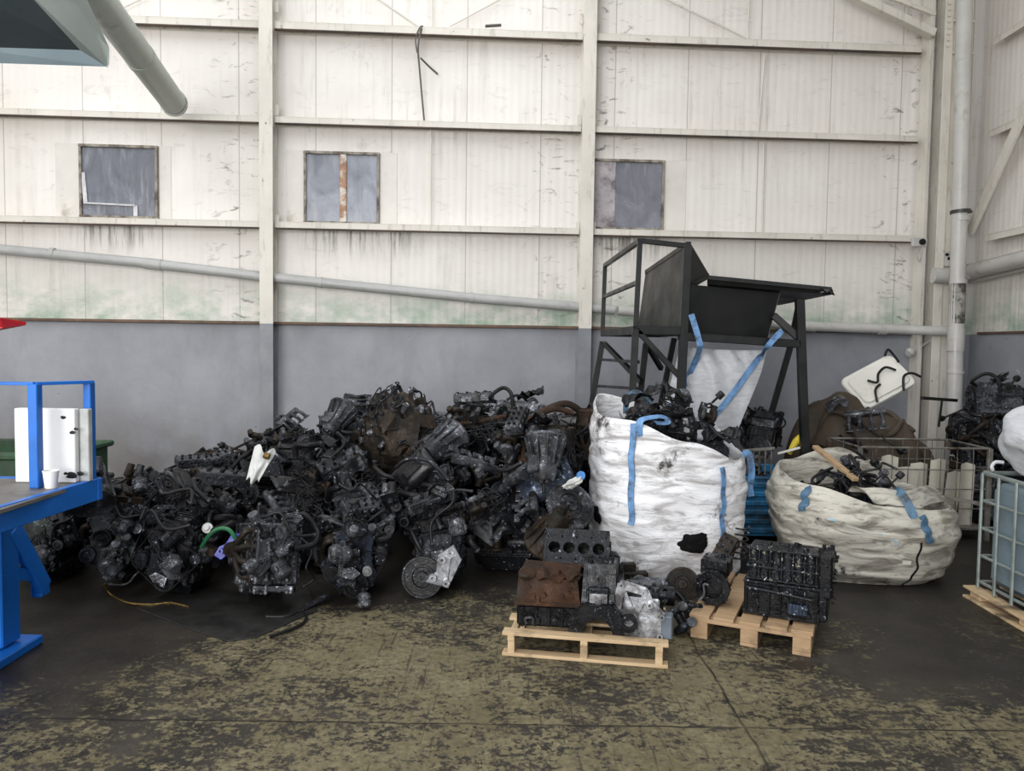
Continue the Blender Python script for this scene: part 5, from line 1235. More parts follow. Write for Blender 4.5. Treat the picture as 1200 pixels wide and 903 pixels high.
br = MB(); a, b = at(1080, 466, 8.3), at(1121, 469, 8.5); br.beam(a, b, .035); br.beam(at(1104, 468, 8.4), at(1100, 500, 8.4), .02); tag(br.build('steel_bar', m_blk), 'black steel bar sticking out beyond the brown tarpaulin', 'bar')
# dark sheet on the floor
ds = MB(); pts = [on_floor(*p, 0) for p in ((160, 713), (215, 735), (266, 752), (300, 748), (322, 738), (372, 716), (360, 690), (200, 690))]
ds.prism([(p.x, p.y) for p in pts], .006, Matrix.Translation((0, 0, .002)), .002); tag(ds.build('floor_sheet', plain('oily_black_sheet', (.016, .015, .014), .45, 0, .3, 5, .2)), 'flat oily black sheet on the floor in front of the engine heap', 'sheet')
# ---------------------------------------------------------------- engine blocks on the pallets
def bores(mb_, xs, r, dep, w, h, z, ox=0, oy=0):
    "deck plate with real cylinder bores; cells along x, each w wide and h deep"
    n = 32
    for cx in xs:
        sq, ci, bt = [], [], []
        for k in range(n):
            a = 2 * PI * k / n + PI / n; c, s = math.cos(a), math.sin(a); m = max(abs(c) / (w / 2), abs(s) / (h / 2))
            sq.append((cx + c / m, oy + s / m, z)); ci.append((cx + r * c, oy + r * s, z)); bt.append((cx + r * c, oy + r * s, z - dep))
        fs = []
        for k in range(n):
            j = (k + 1) % n; fs.append((k, j, n + j, n + k)); fs.append((n + k, n + j, 2 * n + j, 2 * n + k))
        fs.append(tuple(range(2 * n, 3 * n))); mb_.add(sq + ci + bt, fs)
m_blk6 = oily('black_block_with_bare_flecks', (.018, .020, .026), (.42, .40, .34), .6, .26, (.58, .64))
def block4(name, label, M, bm, rr, front='plain'):
    t = thing(name, label, 'engine block'); t.matrix_world = M
    b = MB(); W, D, Hh = .40, .24, .27; cell = W / 4.4
    xs = [(-1.5 + k) * cell for k in range(4)]; bores(b, xs, cell * .40, .13, cell, D * .62, Hh)
    for s in (-1, 1): b.box((s * W * .477, 0, Hh - .006), (W * .045, D, .012), .001); b.box((0, s * D * .405, Hh - .006), (W, D * .19, .012), .001)
    b.box((0, D / 2 - .01, Hh / 2), (W, .02, Hh - .012), .004); b.box((0, -D / 2 + .01, Hh / 2), (W, .02, Hh - .012), .004)
    for s in (-1, 1): b.box((s * (W / 2 - .01), 0, Hh / 2), (.02, D, Hh - .012), .004)
    b.box((0, 0, .02), (W * 1.02, D * 1.12, .03), .006)
    for k in range(4): b.cyl((xs[k], -D / 2 + .012, Hh * .55), (xs[k], -D / 2 - .02, Hh * .55), .03, .026, 14, hole=.018)
    for k in range(5): b.box((-W * .44 + k * W * .22, -D / 2 - .008, Hh * .5), (.018, .03, Hh * .85), .005)
    for k in range(10):
        b.cyl((-W * .47 + (k % 5) * W * .235, (D * .41) * (1 if k < 5 else -1), Hh - .01), (-W * .47 + (k % 5) * W * .235, (D * .41) * (1 if k < 5 else -1), Hh + .004), .012, n=10, hole=.007)
    greeble(b, (0, -D / 2, Hh * .5), (1, 0, 0), (0, 0, 1), (0, -1, 0), W * .45, Hh * .4, 14, rr); greeble(b, (W / 2, 0, Hh * .5), (0, 1, 0), (0, 0, 1), (1, 0, 0), D * .4, Hh * .4, 8, rr)
    b.build('block_casting', bm, t); return t
rr = random.Random(12)
# back of the slim pallet: bare four-bore block tipped to the camera
blk = block4('engine_block', 'black engine block tipped up on the slim pallet showing four open cylinder bores', M1 @ Matrix.Translation((-.09, .17, .44)) @ Matrix.Rotation(math.radians(58), 4, 'X') @ Matrix.Translation((0, 0, -.13)), M_['black'], rr)
g = MB(); g.tube([(-.17, -.15, .14), (-.1, -.18, .16), (.1, -.18, .15), (.19, -.14, .12)], .012, 8, 4); g.box((0, -.15, .08), (.17, .03, .07), .008); g.build('side_cover', M_['dark'], blk)
# carrier block underneath (crank case lying flat)
t = thing('crankcase', 'oily black crankcase carrying the four bore block on the slim pallet', 'engine block'); t.matrix_world = M1 @ Matrix.Translation((-.03, .20, .139))
g = MB(); g.box((0, 0, .085), (.44, .30, .17), .012); g.box((0, 0, .165), (.46, .32, .012), .003); greeble(g, (0, -.15, .09), (1, 0, 0), (0, 0, 1), (0, -1, 0), .2, .06, 12, rr); greeble(g, (.22, 0, .09), (0, 1, 0), (0, 0, 1), (1, 0, 0), .12, .06, 7, rr); g.build('casting', M_['black'], t); g = MB(); gear_disc(g, (.14, -.155, .09), (0, -1, 0), .055, .02, 0, 6); g.build('end_gear', M_['dark'], t)
# rusty block
t = thing('engine_block', 'rusty brown engine block with a black lower half on the slim pallet', 'engine block'); t.matrix_world = M1 @ Matrix.Translation((-.22, -.17, .139)) @ Matrix.Rotation(.06, 4, 'Z')
g = MB(); g.hull([(-.19, -.14, .13), (.18, -.14, .13), (.19, .14, .13), (-.18, .14, .13), (-.18, -.10, .29), (.16, -.12, .27), (.18, .13, .30), (-.16, .14, .31)])
for k in range(4): g.lump((-.13 + k * .085, -.06, .285), (.06, .07, .035), k, .5, 3, 2)
g.box((0, 0, .135), (.40, .31, .02), .004); greeble(g, (0, -.135, .2), (1, 0, 0), (.0, .17, 1), (0, -1, .1), .16, .04, 10, rr); g.build('rusty_cover', M_['rust'], t)
g = MB(); g.box((0, .0, .062), (.37, .27, .124), .012); greeble(g, (0, -.135, .06), (1, 0, 0), (0, 0, 1), (0, -1, 0), .17, .045, 18, rr, .012, .04)
for k in range(5): g.box((-.15 + k * .075, -.14, .06), (.02, .02, .11), .004)
g.build('lower_block', M_['black'], t); g = MB(); g.tube([(-.13, -.15, .02), (-.13, -.17, .06), (-.09, -.17, .06), (-.09, -.15, .02)], .008, 7); g.build('lifting_eye', M_['alloy'], t)
# upright block with arched end
t = thing('engine_block', 'black block stood on end with an arched opening, between rusty block and alloy gear case', 'engine block'); t.matrix_world = M1 @ Matrix.Translation((.07, -.22, .139))
g = MB(); g.hull([(-.10, -.08, .13), (.10, -.08, .13), (.11, .16, .13), (-.11, .16, .13), (-.09, .0, .36), (.09, .0, .36), (.10, .16, .36), (-.10, .16, .36)]); g.box((0, -.06, .20), (.12, .06, .09), .008)
arc = [(-.17, 0), (-.13, .11), (-.09, .16), (.09, .16), (.13, .11), (.15, 0), (.085, 0)] + [(.08 * math.cos(a), .005 + .075 * math.sin(a)) for a in [PI * k / 10 for k in range(1, 10)]] + [(-.085, 0)]
n_ = len(arc); vs_ = [(x, -.13, z) for x, z in arc] + [(x, .12, z) for x, z in arc]; g.add(vs_, [(k, (k + 1) % n_, n_ + (k + 1) % n_, n_ + k) for k in range(n_)])
for o_ in (0, n_):
    cl = lambda i: o_ + i
    for i, j in ((0, 15), (1, 14), (2, 12)): pass
g.f += [(0, 1, 15, 16), (1, 2, 13, 14, 15), (2, 3, 10, 11, 12, 13), (3, 4, 8, 9, 10), (4, 5, 6, 7, 8)]; b0 = len(g.v) - 2 * n_
g.f[-5:] = [tuple(b0 + i for i in f) for f in g.f[-5:]] + [tuple(b0 + n_ + i for i in f) for f in g.f[-5:]]
greeble(g, (0, -.04, .25), (1, 0, 0), (0, .35, 1), (0, -1, .3), .08, .09, 26, rr, .014, .05); greeble(g, (0, .08, .36), (1, 0, 0), (0, 1, 0), (0, 0, 1), .08, .07, 12, rr, .014, .04); [g.beam((x, -.075, .14), (x, .0, .35), .012, .016, (0, 1, 0)) for x in (-.075, -.03, .03, .075)]; g.cyl((.17, -.14, .07), (.17, .02, .07), .05, .045, 14, hole=.03); g.bolt((-.13, -.13, .06), (0, -1, 0), .014, .02); g.bolt((.12, -.13, .05), (0, -1, 0), .014, .02); g.build('block_casting', M_['black'], t)
g = MB(); g.beam((-.05, -.095, .19), (.05, -.095, .19), .02, .05); g.beam((0, -.1, .15), (0, -.1, .21), .03, .02); g.build('bracket', M_['bright'], t)
# alloy gear case
t = thing('gear_case', 'pale aluminium gear case with a round hub on the corner of the slim pallet', 'gear case'); t.matrix_world = M1 @ Matrix.Translation((.30, -.28, .139)) @ Matrix.Rotation(-.10, 4, 'Z')
g = MB(); Mf = Matrix(((1, 0, 0, 0), (0, 0, -1, 0), (0, 1, 0, 0), (0, 0, 0, 1)))
poly = [(-.12, .0), (.12, .0), (.13, .11), (.06, .17), (.03, .24), (-.10, .27), (-.13, .12)]
for (x0, z0), (x1, z1) in zip(poly, poly[1:] + poly[:1]): g.beam((x0, -.01, z0), (x1, -.01, z1), .05, .014, (0, 1, 0))
for x, z in poly: g.cyl((x, .02, z), (x, -.04, z), .017, n=12, hole=.008)
g.beam((-.1, 0, .25), (.0, 0, .02), .03, .012, (0, 1, 0)); g.beam((.03, 0, .22), (-.02, 0, .1), .03, .012, (0, 1, 0)); g.beam((.12, 0, .11), (-.05, 0, .1), .03, .012, (0, 1, 0)); g.box((.05, .0, .05), (.13, .03, .09), .01); g.box((.0, .022, .10), (.22, .02, .19), .01)
g.build('case_frame', M_['bright'], t); g = MB(); gear_disc(g, (-.06, -.015, .085), (0, -1, 0), .06, .028, 0, 6); g.build('hub', M_['bright'], t)
g = MB(); g.box((.0, .13, .12), (.24, .2, .23), .02); greeble(g, (.12, .13, .12), (0, 1, 0), (0, 0, 1), (1, 0, 0), .09, .1, 9, rr); greeble(g, (0, .13, .235), (1, 0, 0), (0, 1, 0), (0, 0, 1), .1, .08, 9, rr); g.build('rear_housing', M_['dark'], t); MB().box((.155, .02, .05), (.06, .09, .13), .006).build('side_plate', plain('blue_grey_plate', (.10, .12, .15), .5), t)
# small pieces round the pallets
def block6(label, M):
    t = thing('engine_block', label, 'engine block'); t.matrix_world = M; L, D = .50, .26
    b = MB(); b.box((0, 0, .12), (L, D, .22), .01); b.box((0, 0, .235), (L * 1.02, D * 1.05, .018), .003); b.box((0, 0, .02), (L * 1.02, D * 1.08, .03), .005)
    for k in range(7): b.box((-L * .46 + k * L * .153, -D / 2 - .006, .12), (.014, .03, .2), .004)
    greeble(b, (0, -D / 2 - .005, .12), (1, 0, 0), (0, 0, 1), (0, -1, 0), L * .46, .09, 30, rr, .014, .055); b.tube([(-L * .45, -D / 2 - .03, .2), (0, -D / 2 - .04, .19), (L * .4, -D / 2 - .03, .17)], .012, 8, 4); b.build('crankcase', M_['black'], t)
    h = MB(); h.box((0, .02, .36), (L * .9, D * .8, .235), .01)
    for k in range(6):
        x = -L * .38 + k * L * .15; h.cyl((x, -D * .36, .25), (x, -D * .36, .47), .036, n=14); h.box((x + L * .075, -D * .42, .36), (.012, .04, .22), .003)
        h.cyl((x, -D * .4, .30), (x, -D * .4 - .04, .30), .022, n=12, hole=.012); h.box((x, -D * .42, .40), (.03, .03, .05), .005)
    for z in (.26, .345, .47): h.box((0, -D * .36, z), (L * .95, .08, .012), .003)
    greeble(h, (0, -D * .42, .36), (1, 0, 0), (0, 0, 1), (0, -1, 0), L * .42, .09, 20, rr, .01, .035); greeble(h, (0, 0, .478), (1, 0, 0), (0, 1, 0), (0, 0, 1), L * .42, D * .3, 16, rr, .012, .04); h.build('cylinder_bank', m_blk6, t)
    e = MB(); e.box((L / 2 + .03, .0, .33), (.09, D * 1.05, .30), .014); e.box((L / 2 + .02, 0, .12), (.06, D, .2), .01); greeble(e, (L / 2 + .03, -D * .52, .33), (1, 0, 0), (0, 0, 1), (0, -1, 0), .04, .13, 10, rr, .012, .04); greeble(e, (L / 2 + .075, 0, .3), (0, 1, 0), (0, 0, 1), (1, 0, 0), D * .4, .16, 14, rr, .014, .05); greeble(e, (L / 2 + .03, 0, .48), (1, 0, 0), (0, 1, 0), (0, 0, 1), .04, .1, 6, rr); e.build('end_housing', M_['black'], t)
    c = MB(); 
    for k in range(5): c.cyl((.07 + k * .022, -D / 2 - .03, .06), (.07 + k * .022, -D / 2 - .03, .13), .02, n=10)
    c.build('oil_cooler', M_['bluish'], t); return t
block6('long black six cylinder engine block on the chunky pallet', M2 @ Matrix.Translation((.16, -.24, .146)) @ Matrix.Rotation(-.02, 4, 'Z') @ Matrix.Scale(.86, 4))
t = thing('bell_housing', 'black bell housing with a round dark opening beside the six cylinder block', 'gearbox'); t.matrix_world = M2 @ Matrix.Translation((-.255, -.27, .146)) @ Matrix.Scale(.88, 4)
g = MB(); g.lathe([(.075, 0), (.12, 0), (.125, .02), (.115, .03), (.10, .12), (.08, .17), (.0, .17), (.0, .05), (.06, .05)], (0, -.04, .127), (0, 1, 0), 26, False)
for k in range(10): a = k * PI / 5; g.cyl((.118 * math.cos(a), -.045, .127 + .118 * math.sin(a)), (.118 * math.cos(a), -.01, .127 + .118 * math.sin(a)), .013, n=8)
g.build('bell', M_['black'], t); g = MB(); g.tube([(-.085, -.05, .03), (-.05, -.055, .08), (-.055, -.055, .15), (-.02, -.055, .15)], .008, 8, 4); g.build('release_fork', M_['bright'], t)
g = MB(); g.box((.0, .14, .25), (.2, .2, .12), .014); g.box((0, .10, .12), (.16, .12, .24), .01); greeble(g, (0, .04, .27), (1, 0, 0), (0, 0, 1), (0, -1, 0), .09, .03, 8, rr); greeble(g, (0, .14, .31), (1, 0, 0), (0, 1, 0), (0, 0, 1), .09, .08, 8, rr); g.build('gear_casing', M_['black'], t)
HEAP = [(3, -1.62, 5.12, 0.326, 0.757, 0.581, 0.237, 0.182), (0, -2.262, 5.318, 0.314, 0.998, -0.014, 0.064, -0.019), (1, -2.823, 5.505, 0.341, 0.979, -0.091, -0.12, 0.135), (1, -3.337, 5.577, 0.304, 1.0, -0.006, 0.002, 0.022), (2, -1.1, 5.35, 0.301, 0.993, 0.009, 0.003, 0.12), (1, -0.535, 5.769, 0.312, 0.066, 0.093, -0.008, -0.993), (0, -0.012, 5.953, 0.312, 0.794, -0.031, -0.004, 0.607), (5, 0.232, 6.031, 0.872, 0.864, -0.033, 0.01, 0.503), (2, 0.251, 7.564, 0.319, 0.05, 0.079, -0.077, -0.993), (0, 0.215, 6.757, 0.326, 0.551, -0.104, -0.015, -0.828), (2, 0.489, 7.143, 0.678, 0.808, 0.072, -0.03, 0.584), (2, 0.673, 6.706, 0.925, 0.744, -0.034, -0.096, 0.661), (0, 0.74, 7.655, 0.583, 0.842, 0.047, -0.009, 0.537), (3, 0.351, 8.066, 0.745, 0.716, 0.692, 0.022, 0.087), (3, -0.226, 7.112, 0.593, 0.168, -0.004, 0.036, 0.985), (5, -0.4, 7.636, 0.859, 0.727, 0.674, 0.133, 0.004), (2, -0.435, 6.76, 0.792, 0.844, -0.066, 0.015, 0.533), (3, -0.811, 7.167, 0.297, 0.45, 0.52, 0.459, 0.563), (3, 0.061, 7.243, 1.056, 0.564, 0.452, -0.464, 0.513), (2, -0.992, 6.819, 0.822, 0.987, -0.097, -0.055, -0.12), (0, -1.021, 7.793, 0.318, 0.993, 0.086, -0.048, 0.068), (2, -1.438, 7.217, 0.341, 0.511, 0.459, 0.463, 0.56), (3, -1.613, 7.551, 0.83, 0.544, 0.083, 0.012, -0.835), (2, -1.555, 6.67, 0.559, 0.073, -0.086, -0.098, -0.989), (3, -1.324, 8.04, 0.756, 0.53, 0.471, -0.505, 0.492), (0, -2.034, 7.121, 0.594, 0.042, -0.013, -0.054, -0.998), (3, -1.979, 8.001, 0.299, 0.791, 0.064, -0.049, -0.606), (2, -0.864, 7.347, 0.826, 0.81, -0.019, -0.128, 0.572), (4, -0.208, 8.242, 0.636, 0.974, 0.104, 0.003, -0.201), (2, 0.831, 8.248, 0.31, 0.877, -0.028, -0.002, 0.479), (3, -0.58, 6.29, 0.565, 0.414, 0.559, 0.503, 0.513), (3, -2.053, 6.543, 0.301, 0.506, 0.419, 0.543, 0.523), (3, -0.787, 8.073, 0.817, 0.539, 0.437, -0.621, 0.364), (3, -1.237, 6.254, 0.376, 0.576, -0.079, -0.037, 0.812), (2, -2.282, 7.673, 0.611, 0.7, 0.03, -0.073, -0.71), (3, -1.69, 6.072, 0.294, 0.978, 0.012, 0.103, 0.181), (5, -2.613, 6.964, 0.318, 0.104, 0.068, -0.068, -0.99), (3, 0.122, 6.629, 0.888, 0.06, -0.064, -0.026, 0.996), (0, -2.401, 6.096, 0.322, 0.769, 0.014, 0.072, -0.635), (0, -2.622, 8.161, 0.33, 0.692, 0.008, -0.095, 0.715), (3, -1.904, 8.463, 0.321, 0.52, 0.473, -0.55, 0.45), (3, -0.98, 8.591, 0.313, 0.775, -0.041, 0.073, -0.627), (2, -2.995, 7.653, 0.309, 0.961, -0.023, 0.098, 0.257), (3, -3.066, 6.67, 0.297, 0.555, 0.025, 0.079, 0.828), (3, -2.401, 8.669, 0.296, 0.569, 0.067, -0.024, -0.819), (5, -3.212, 8.263, 0.31, 0.71, 0.045, -0.057, 0.701), (4, 1.983, 8.159, 0.306, 0.981, 0.029, 0.019, 0.192), (3, 2.672, 8.055, 0.291, 0.094, -0.0, -0.01, -0.996), (2, 2.255, 8.767, 0.297, 0.044, -0.004, 0.005, 0.999), (3, 4.947, 7.738, 0.299, 0.641, 0.055, 0.072, 0.762), (3, 5.518, 7.745, 0.3, 0.773, 0.103, 0.024, -0.625), (5, 4.936, 8.333, 0.308, 0.55, 0.002, 0.044, 0.834), (2, 5.548, 8.487, 0.309, 0.86, -0.028, 0.015, 0.509), (3, 2.171, 8.459, 0.831, 0.577, 0.399, -0.599, 0.386), (2, 2.74, 8.473, 0.821, 0.098, 0.074, 0.021, 0.992), (0, 4.962, 7.996, 0.805, 0.764, 0.606, 0.192, 0.107), (5, 5.504, 8.194, 0.802, 0.747, 0.662, 0.025, -0.056), (3, 5.236, 8.648, 0.805, 0.721, 0.688, 0.078, -0.027), (3, 5.215, 8.247, 1.247, 0.556, 0.436, -0.562, 0.43)]
HTAG = ['front0', 'front1', 'front2', 'front3', 'front4', 'front5', 'front6', 'front7', 'heap', 'heap', 'heap', 'heap', 'heap', 'heap', 'heap', 'heap', 'heap', 'heap', 'heap', 'heap', 'heap', 'heap', 'heap', 'heap', 'heap', 'heap', 'heap', 'heap', 'heap', 'heap', 'heap', 'heap', 'heap', 'heap', 'heap', 'heap', 'heap', 'heap', 'heap', 'heap', 'heap', 'heap', 'heap', 'heap', 'heap', 'heap', 'side', 'side', 'side', 'side', 'side', 'side', 'side', 'side', 'side', 'side', 'side', 'side', 'side']
# ---------------------------------------------------------------- the engine heap
PROTO = make_engines(); K = scrap_kit()
LOOK = ['oily black engine with grooved pulleys', 'dark engine with greenish timing cover', 'black engine with blue-black timing cover', 'bare grey engine with open camshafts', 'black engine with blue-black valve cover', 'brown stained engine']
SRC = []
for P in PROTO:
    r = thing('scrap_engine', None, 'engine'); emit(P, r); SRC.append(r)
note_kids()
USED = set()
VMESH = {}
def engine_at(k, M, label, group=None, scale=1.0):
    M = M @ Matrix.Scale(scale, 4)
    if k not in USED: r = SRC[k]; r.matrix_world = M; USED.add(k); r['label'] = label
    else: r = dup(SRC[k], M, label)
    if group: r['group'] = group
    elif 'group' in r: del r['group']
    SURF.append((r, M)); return r
SURF = []
def qmat(q, l): 
    from mathutils import Quaternion
    return Matrix.Translation(l) @ Quaternion(q).to_matrix().to_4x4()
ORD = ['first', 'second', 'third', 'fourth', 'fifth', 'sixth', 'seventh', 'eighth', 'ninth', 'tenth']
G = 'scrap engines thrown together in the heap'
FRONT = ['grey engine lying on its side over the back edge of the black floor sheet', 'engine with blue bracket and green hose at the heap foot behind the black floor sheet', 'tilted engine with greenish alloy cover, second along the heap foot from the blue platform', 'engine with greenish timing cover standing at the heap foot nearest the blue platform', 'engine with blue-black cover and bright pulley at the heap foot', 'engine turned with its ribbed aluminium gearbox out at the heap foot', 'engine in the dark hollow of the heap beside the round clutch disc', 'brown engine at the heap end behind the slim pallet']
rows = {}
for i, h in enumerate(HEAP):
    x, y, z = h[1:4]
    if abs(x + .99) < .3 and 6.4 < y < 7.2 and z > .6 or (abs(x + .86) < .1 and abs(y - 7.35) < .1): continue
    if HTAG[i].startswith('front'): q = 'front'
    elif x > 1.5: q = ('S' if x > 4 else 'R') + ('2' if z > .5 else '')
    elif x < -2.6: q = 'L'
    elif z > .55: q = 'F' if y < 6.72 else 'G' if y < 7.45 else 'H'
    else: q = 'B' if y < 6.5 else 'C' if y < 7.3 else 'D' if y < 8.1 else 'E'
    rows.setdefault(q, []).append(i)
RN = {'L': 'the heap end by the green skip', 'B': 'the buried row just behind the heap foot', 'C': 'the buried middle row of the heap', 'D': 'the buried fourth row of the heap', 'E': 'the hindmost row of the heap', 'F': "the heap's upper front row", 'G': "the heap's upper middle row", 'H': "the heap's upper rear row", 'T': "the heap's topmost row", 'R': 'the scrap behind the blue crate', 'R2': 'the upper scrap behind the blue crate', 'S': 'the corner scrap', 'S2': 'the upper corner scrap'}
for z, idx in rows.items():
    for n, i in enumerate(sorted(idx, key=lambda i: HEAP[i][1])):
        h = HEAP[i]; lab = FRONT[int(HTAG[i][5:])] if z == 'front' else '%s, %s along %s' % (LOOK[h[0]], ORD[n], RN[z])
        engine_at(h[0], qmat(h[4:8], h[1:4]), lab)
# fillings: engines inside the bags, on the crate and by the corner
def extra(k, p, e, lab, s=1.0): engine_at(k, Matrix.Translation(p) @ Euler([math.radians(a) for a in e]).to_matrix().to_4x4(), lab, None, s)
for j, (k, p, e) in enumerate(((0, (1.0, 5.92, 1.04), (0, 20, 30)), (4, (1.46, 5.88, .84), (10, -10, 60)), (2, (1.24, 6.08, 1.08), (70, 0, 10)))): extra(k, p, e, LOOK[k] + ', ' + ORD[j] + ' one buried in the tall white bag', .68)
for j, (k, p, e) in enumerate(((5, (2.46, 6.0, .48), (0, 10, 20)), (0, (3.02, 6.0, .34), (0, 0, 80)), (4, (2.84, 6.28, .50), (80, 0, 20)), (0, (2.48, 6.30, .48), (0, 0, 50)))): extra(k, p, e, LOOK[k] + ', ' + ORD[j] + ' one inside the slumped cream bag', .61)
for j, (k, p, e) in enumerate(((0, (1.95, 7.15, .42), (0, 0, 85)), (5, (2.38, 7.2, .42), (0, 90, 20)))): extra(k, p, e, LOOK[k] + ', ' + ORD[j] + ' one lying in the ribbed blue crate', .6)
extra(0, (2.98, 7.72, .285), (0, 0, 95), 'oily black engine squeezed between the hopper leg and the wire cage', .92)
# world-space surface of everything the loose parts can lie on
note_kids()
def world_tris(pairs):
    vs, fs = [], []
    for r, M in pairs:
        for o in [r] + KIDS.get(r.name, []):
            if o.type != 'MESH' or o.name.split('.')[0] in ('wiring_loom', 'hose'): continue
            Mw = M @ o.matrix_basis if o is not r else M
            b = len(vs); vs += [Mw @ v.co for v in o.data.vertices]; fs += [tuple(b + i for i in p.vertices) for p in o.data.polygons]
    return vs, fs
V_, F_ = world_tris(SURF + [(tp_, tp_.matrix_basis)])
def plane_quad(a, b, c, d):
    k = len(V_); V_.extend([Vector(a), Vector(b), Vector(c), Vector(d)]); F_.append((k, k + 1, k + 2, k + 3))
plane_quad((-8, 0, 0), (8, 0, 0), (8, 11, 0), (-8, 11, 0))
TREE = BVHTree.FromPolygons(V_, F_)
rng = random.Random(2024)
def lie(hit, nrm, kind, sc, up=.55, sink=.3):
    n = (nrm * up + Vector((0, 0, 1 - up)) + Vector((R_(rng, -.35, .35), R_(rng, -.35, .35), R_(rng, -.2, .2)))).normalized()
    z = n; x = Vector((R_(rng, -1, 1), R_(rng, -1, 1), R_(rng, -.4, .4))); x = (x - z * x.dot(z)).normalized(); y = z.cross(x)
    o = hit + z * (-K[kind]['zmin'] * sc * (1 - sink) + .004)
    return Matrix.Translation(o) @ Matrix((x, y, z)).transposed().to_4x4() @ Matrix.Scale(sc, 4)
def zone(px, py, d):
    if px > 880: return 'on the dark scrap behind the hopper'
    if px > 620: return 'at the heap end beside the tall white bag'
    if px < 235: return 'on the low heap end by the blue platform'
    if d > 6.9 : return "along the heap's crest below the grey wall"
    return 'on the front slope of the heap' if px < 470 else 'in the dark hollow of the heap'
PLACED = []
def bvh_of(kind, M):
    vs, fs = [], []
    for n, me in K[kind]['meshes']:
        b = len(vs); vs += [M @ v.co for v in me.vertices]; fs += [tuple(b + i for i in p.vertices) for p in me.polygons]
    lo = [min(v[i] for v in vs) for i in range(3)]; hi = [max(v[i] for v in vs) for i in range(3)]
    return BVHTree.FromPolygons(vs, fs), lo, hi
def settle(kind, M, n):
    "lift the part along n until it touches nothing"
    def free(M):
        t, lo, hi = bvh_of(kind, M)
        return None if t.overlap(TREE) or any(all(lo[i] < h2[i] and hi[i] > l2[i] for i in range(3)) and t.overlap(t2) for t2, l2, h2 in PLACED) else (t, lo, hi)
    for k in range(8):
        q = free(M)
        if q: break
        M = Matrix.Translation(n * .024) @ M
    if not q: return None
    for k in range(12):
        M2_ = Matrix.Translation(n * -.007) @ M; q2 = free(M2_)
        if not q2: break
        M, q = M2_, q2
    for k in range(30):
        M2_ = Matrix.Translation((0, 0, -.02)) @ M; q2 = free(M2_)
        if not q2: break
        M, q = M2_, q2
    PLACED.append(q); return M
def drop(kind, hit, nrm, zn=None, sc=None, up=.55, sink=.12, mats=None):
    sc = sc or R_(rng, .62, .98); M = settle(kind, lie(hit, nrm, kind, sc, up, sink), (nrm * .5 + Vector((0, 0, .5))).normalized())
    if M is None: return None
    x, y = px_of(hit); zn = zn or zone(x, y, hit.y)
    return put_scrap(K, kind, M, K[kind]['label'] + ' ' + zn, '%s %s' % (K[kind]['label'], zn), None, mats)
WT = dict(alternator=9, starter_motor=8, clutch_disc=4, flywheel=4, rubber_hose=13, intake_hose=8, coolant_hose=14, intake_manifold=7, exhaust_manifold=3, cylinder_head=12, engine_cover=9, wiring_harness=24, bracket=30, belt_pulley=10, piston=4, oil_pan=6, drive_shaft=5, gearbox=4, turbocharger=5, crumpled_sheet=8, coil_spring=1)
BAG = [k for k, n in WT.items() for _ in range(n)]
TOP = [(50, 610), (100, 565), (150, 548), (220, 562), (250, 558), (285, 522), (325, 506), (380, 500), (425, 488), (470, 488), (520, 490), (600, 488), (650, 474), (705, 480)]
def top_y(px):
    for (a, ya), (b, yb) in zip(TOP, TOP[1:]):
        if a <= px <= b: return ya + (yb - ya) * (px - a) / (b - a)
    return 560
SMALL = ('bracket', 'belt_pulley', 'piston', 'coolant_hose', 'alternator', 'starter_motor')
rng.shuffle(BAG)
for kind in BAG + [k for k in BAG if K[k]['zmin'] < -.03]:
    for _ in range(14):
        px = R_(rng, 58, 700); py = R_(rng, top_y(px) + 4, 688 if px < 600 else 640)
        if 418 < px < 522 and py < 560 or px > 590 and py < 518: continue
        if py > 605 and px < 480 and kind not in SMALL or 455 < px < 540 and py > 635 or 222 < px < 290 and py > 608: continue
        d = ray(px, py).normalized(); h, nr, fi, _q = TREE.ray_cast(EYE, d)
        if h is None or h.z < .03 or h.y > 9.2 or h.x > .38: continue
        if nr.dot(d) > 0: nr = -nr
        if drop(kind, h, nr): break
# parts tipped over the crest and the hidden back, dropped from above
for _ in range(46):
    x, y = R_(rng, -3.0, 1.1), R_(rng, 6.6, 8.3); h, nr, fi, _d = TREE.ray_cast(Vector((x, y, 4)), Vector((0, 0, -1)))
    if h and h.z > .1 and not (x > -.1 and y < 7.2): drop(rng.choice(['cylinder_head', 'gearbox', 'intake_manifold', 'oil_pan', 'drive_shaft', 'wiring_harness', 'exhaust_manifold', 'bracket', 'crumpled_sheet', 'rubber_hose']), h, nr if nr.z > 0 else -nr, None, None, .3, .15)
for _ in range(60):
    x, y = rng.choice(((R_(rng, 1.7, 3.0), R_(rng, 7.7, 9.0)), (R_(rng, 4.5, 5.7), R_(rng, 7.4, 8.9)), (R_(rng, 3.2, 3.8), R_(rng, 7.85, 8.05)))); h, nr, fi, _d = TREE.ray_cast(Vector((x, y, 4)), Vector((0, 0, -1)))
    if h and h.z > .1: drop(rng.choice(['cylinder_head', 'gearbox', 'intake_manifold', 'oil_pan', 'drive_shaft', 'wiring_harness', 'wiring_harness', 'rubber_hose', 'bracket', 'crumpled_sheet', 'crumpled_sheet']), h, nr if nr.z > 0 else -nr, 'on the dark scrap behind the hopper', None, .3, .15)
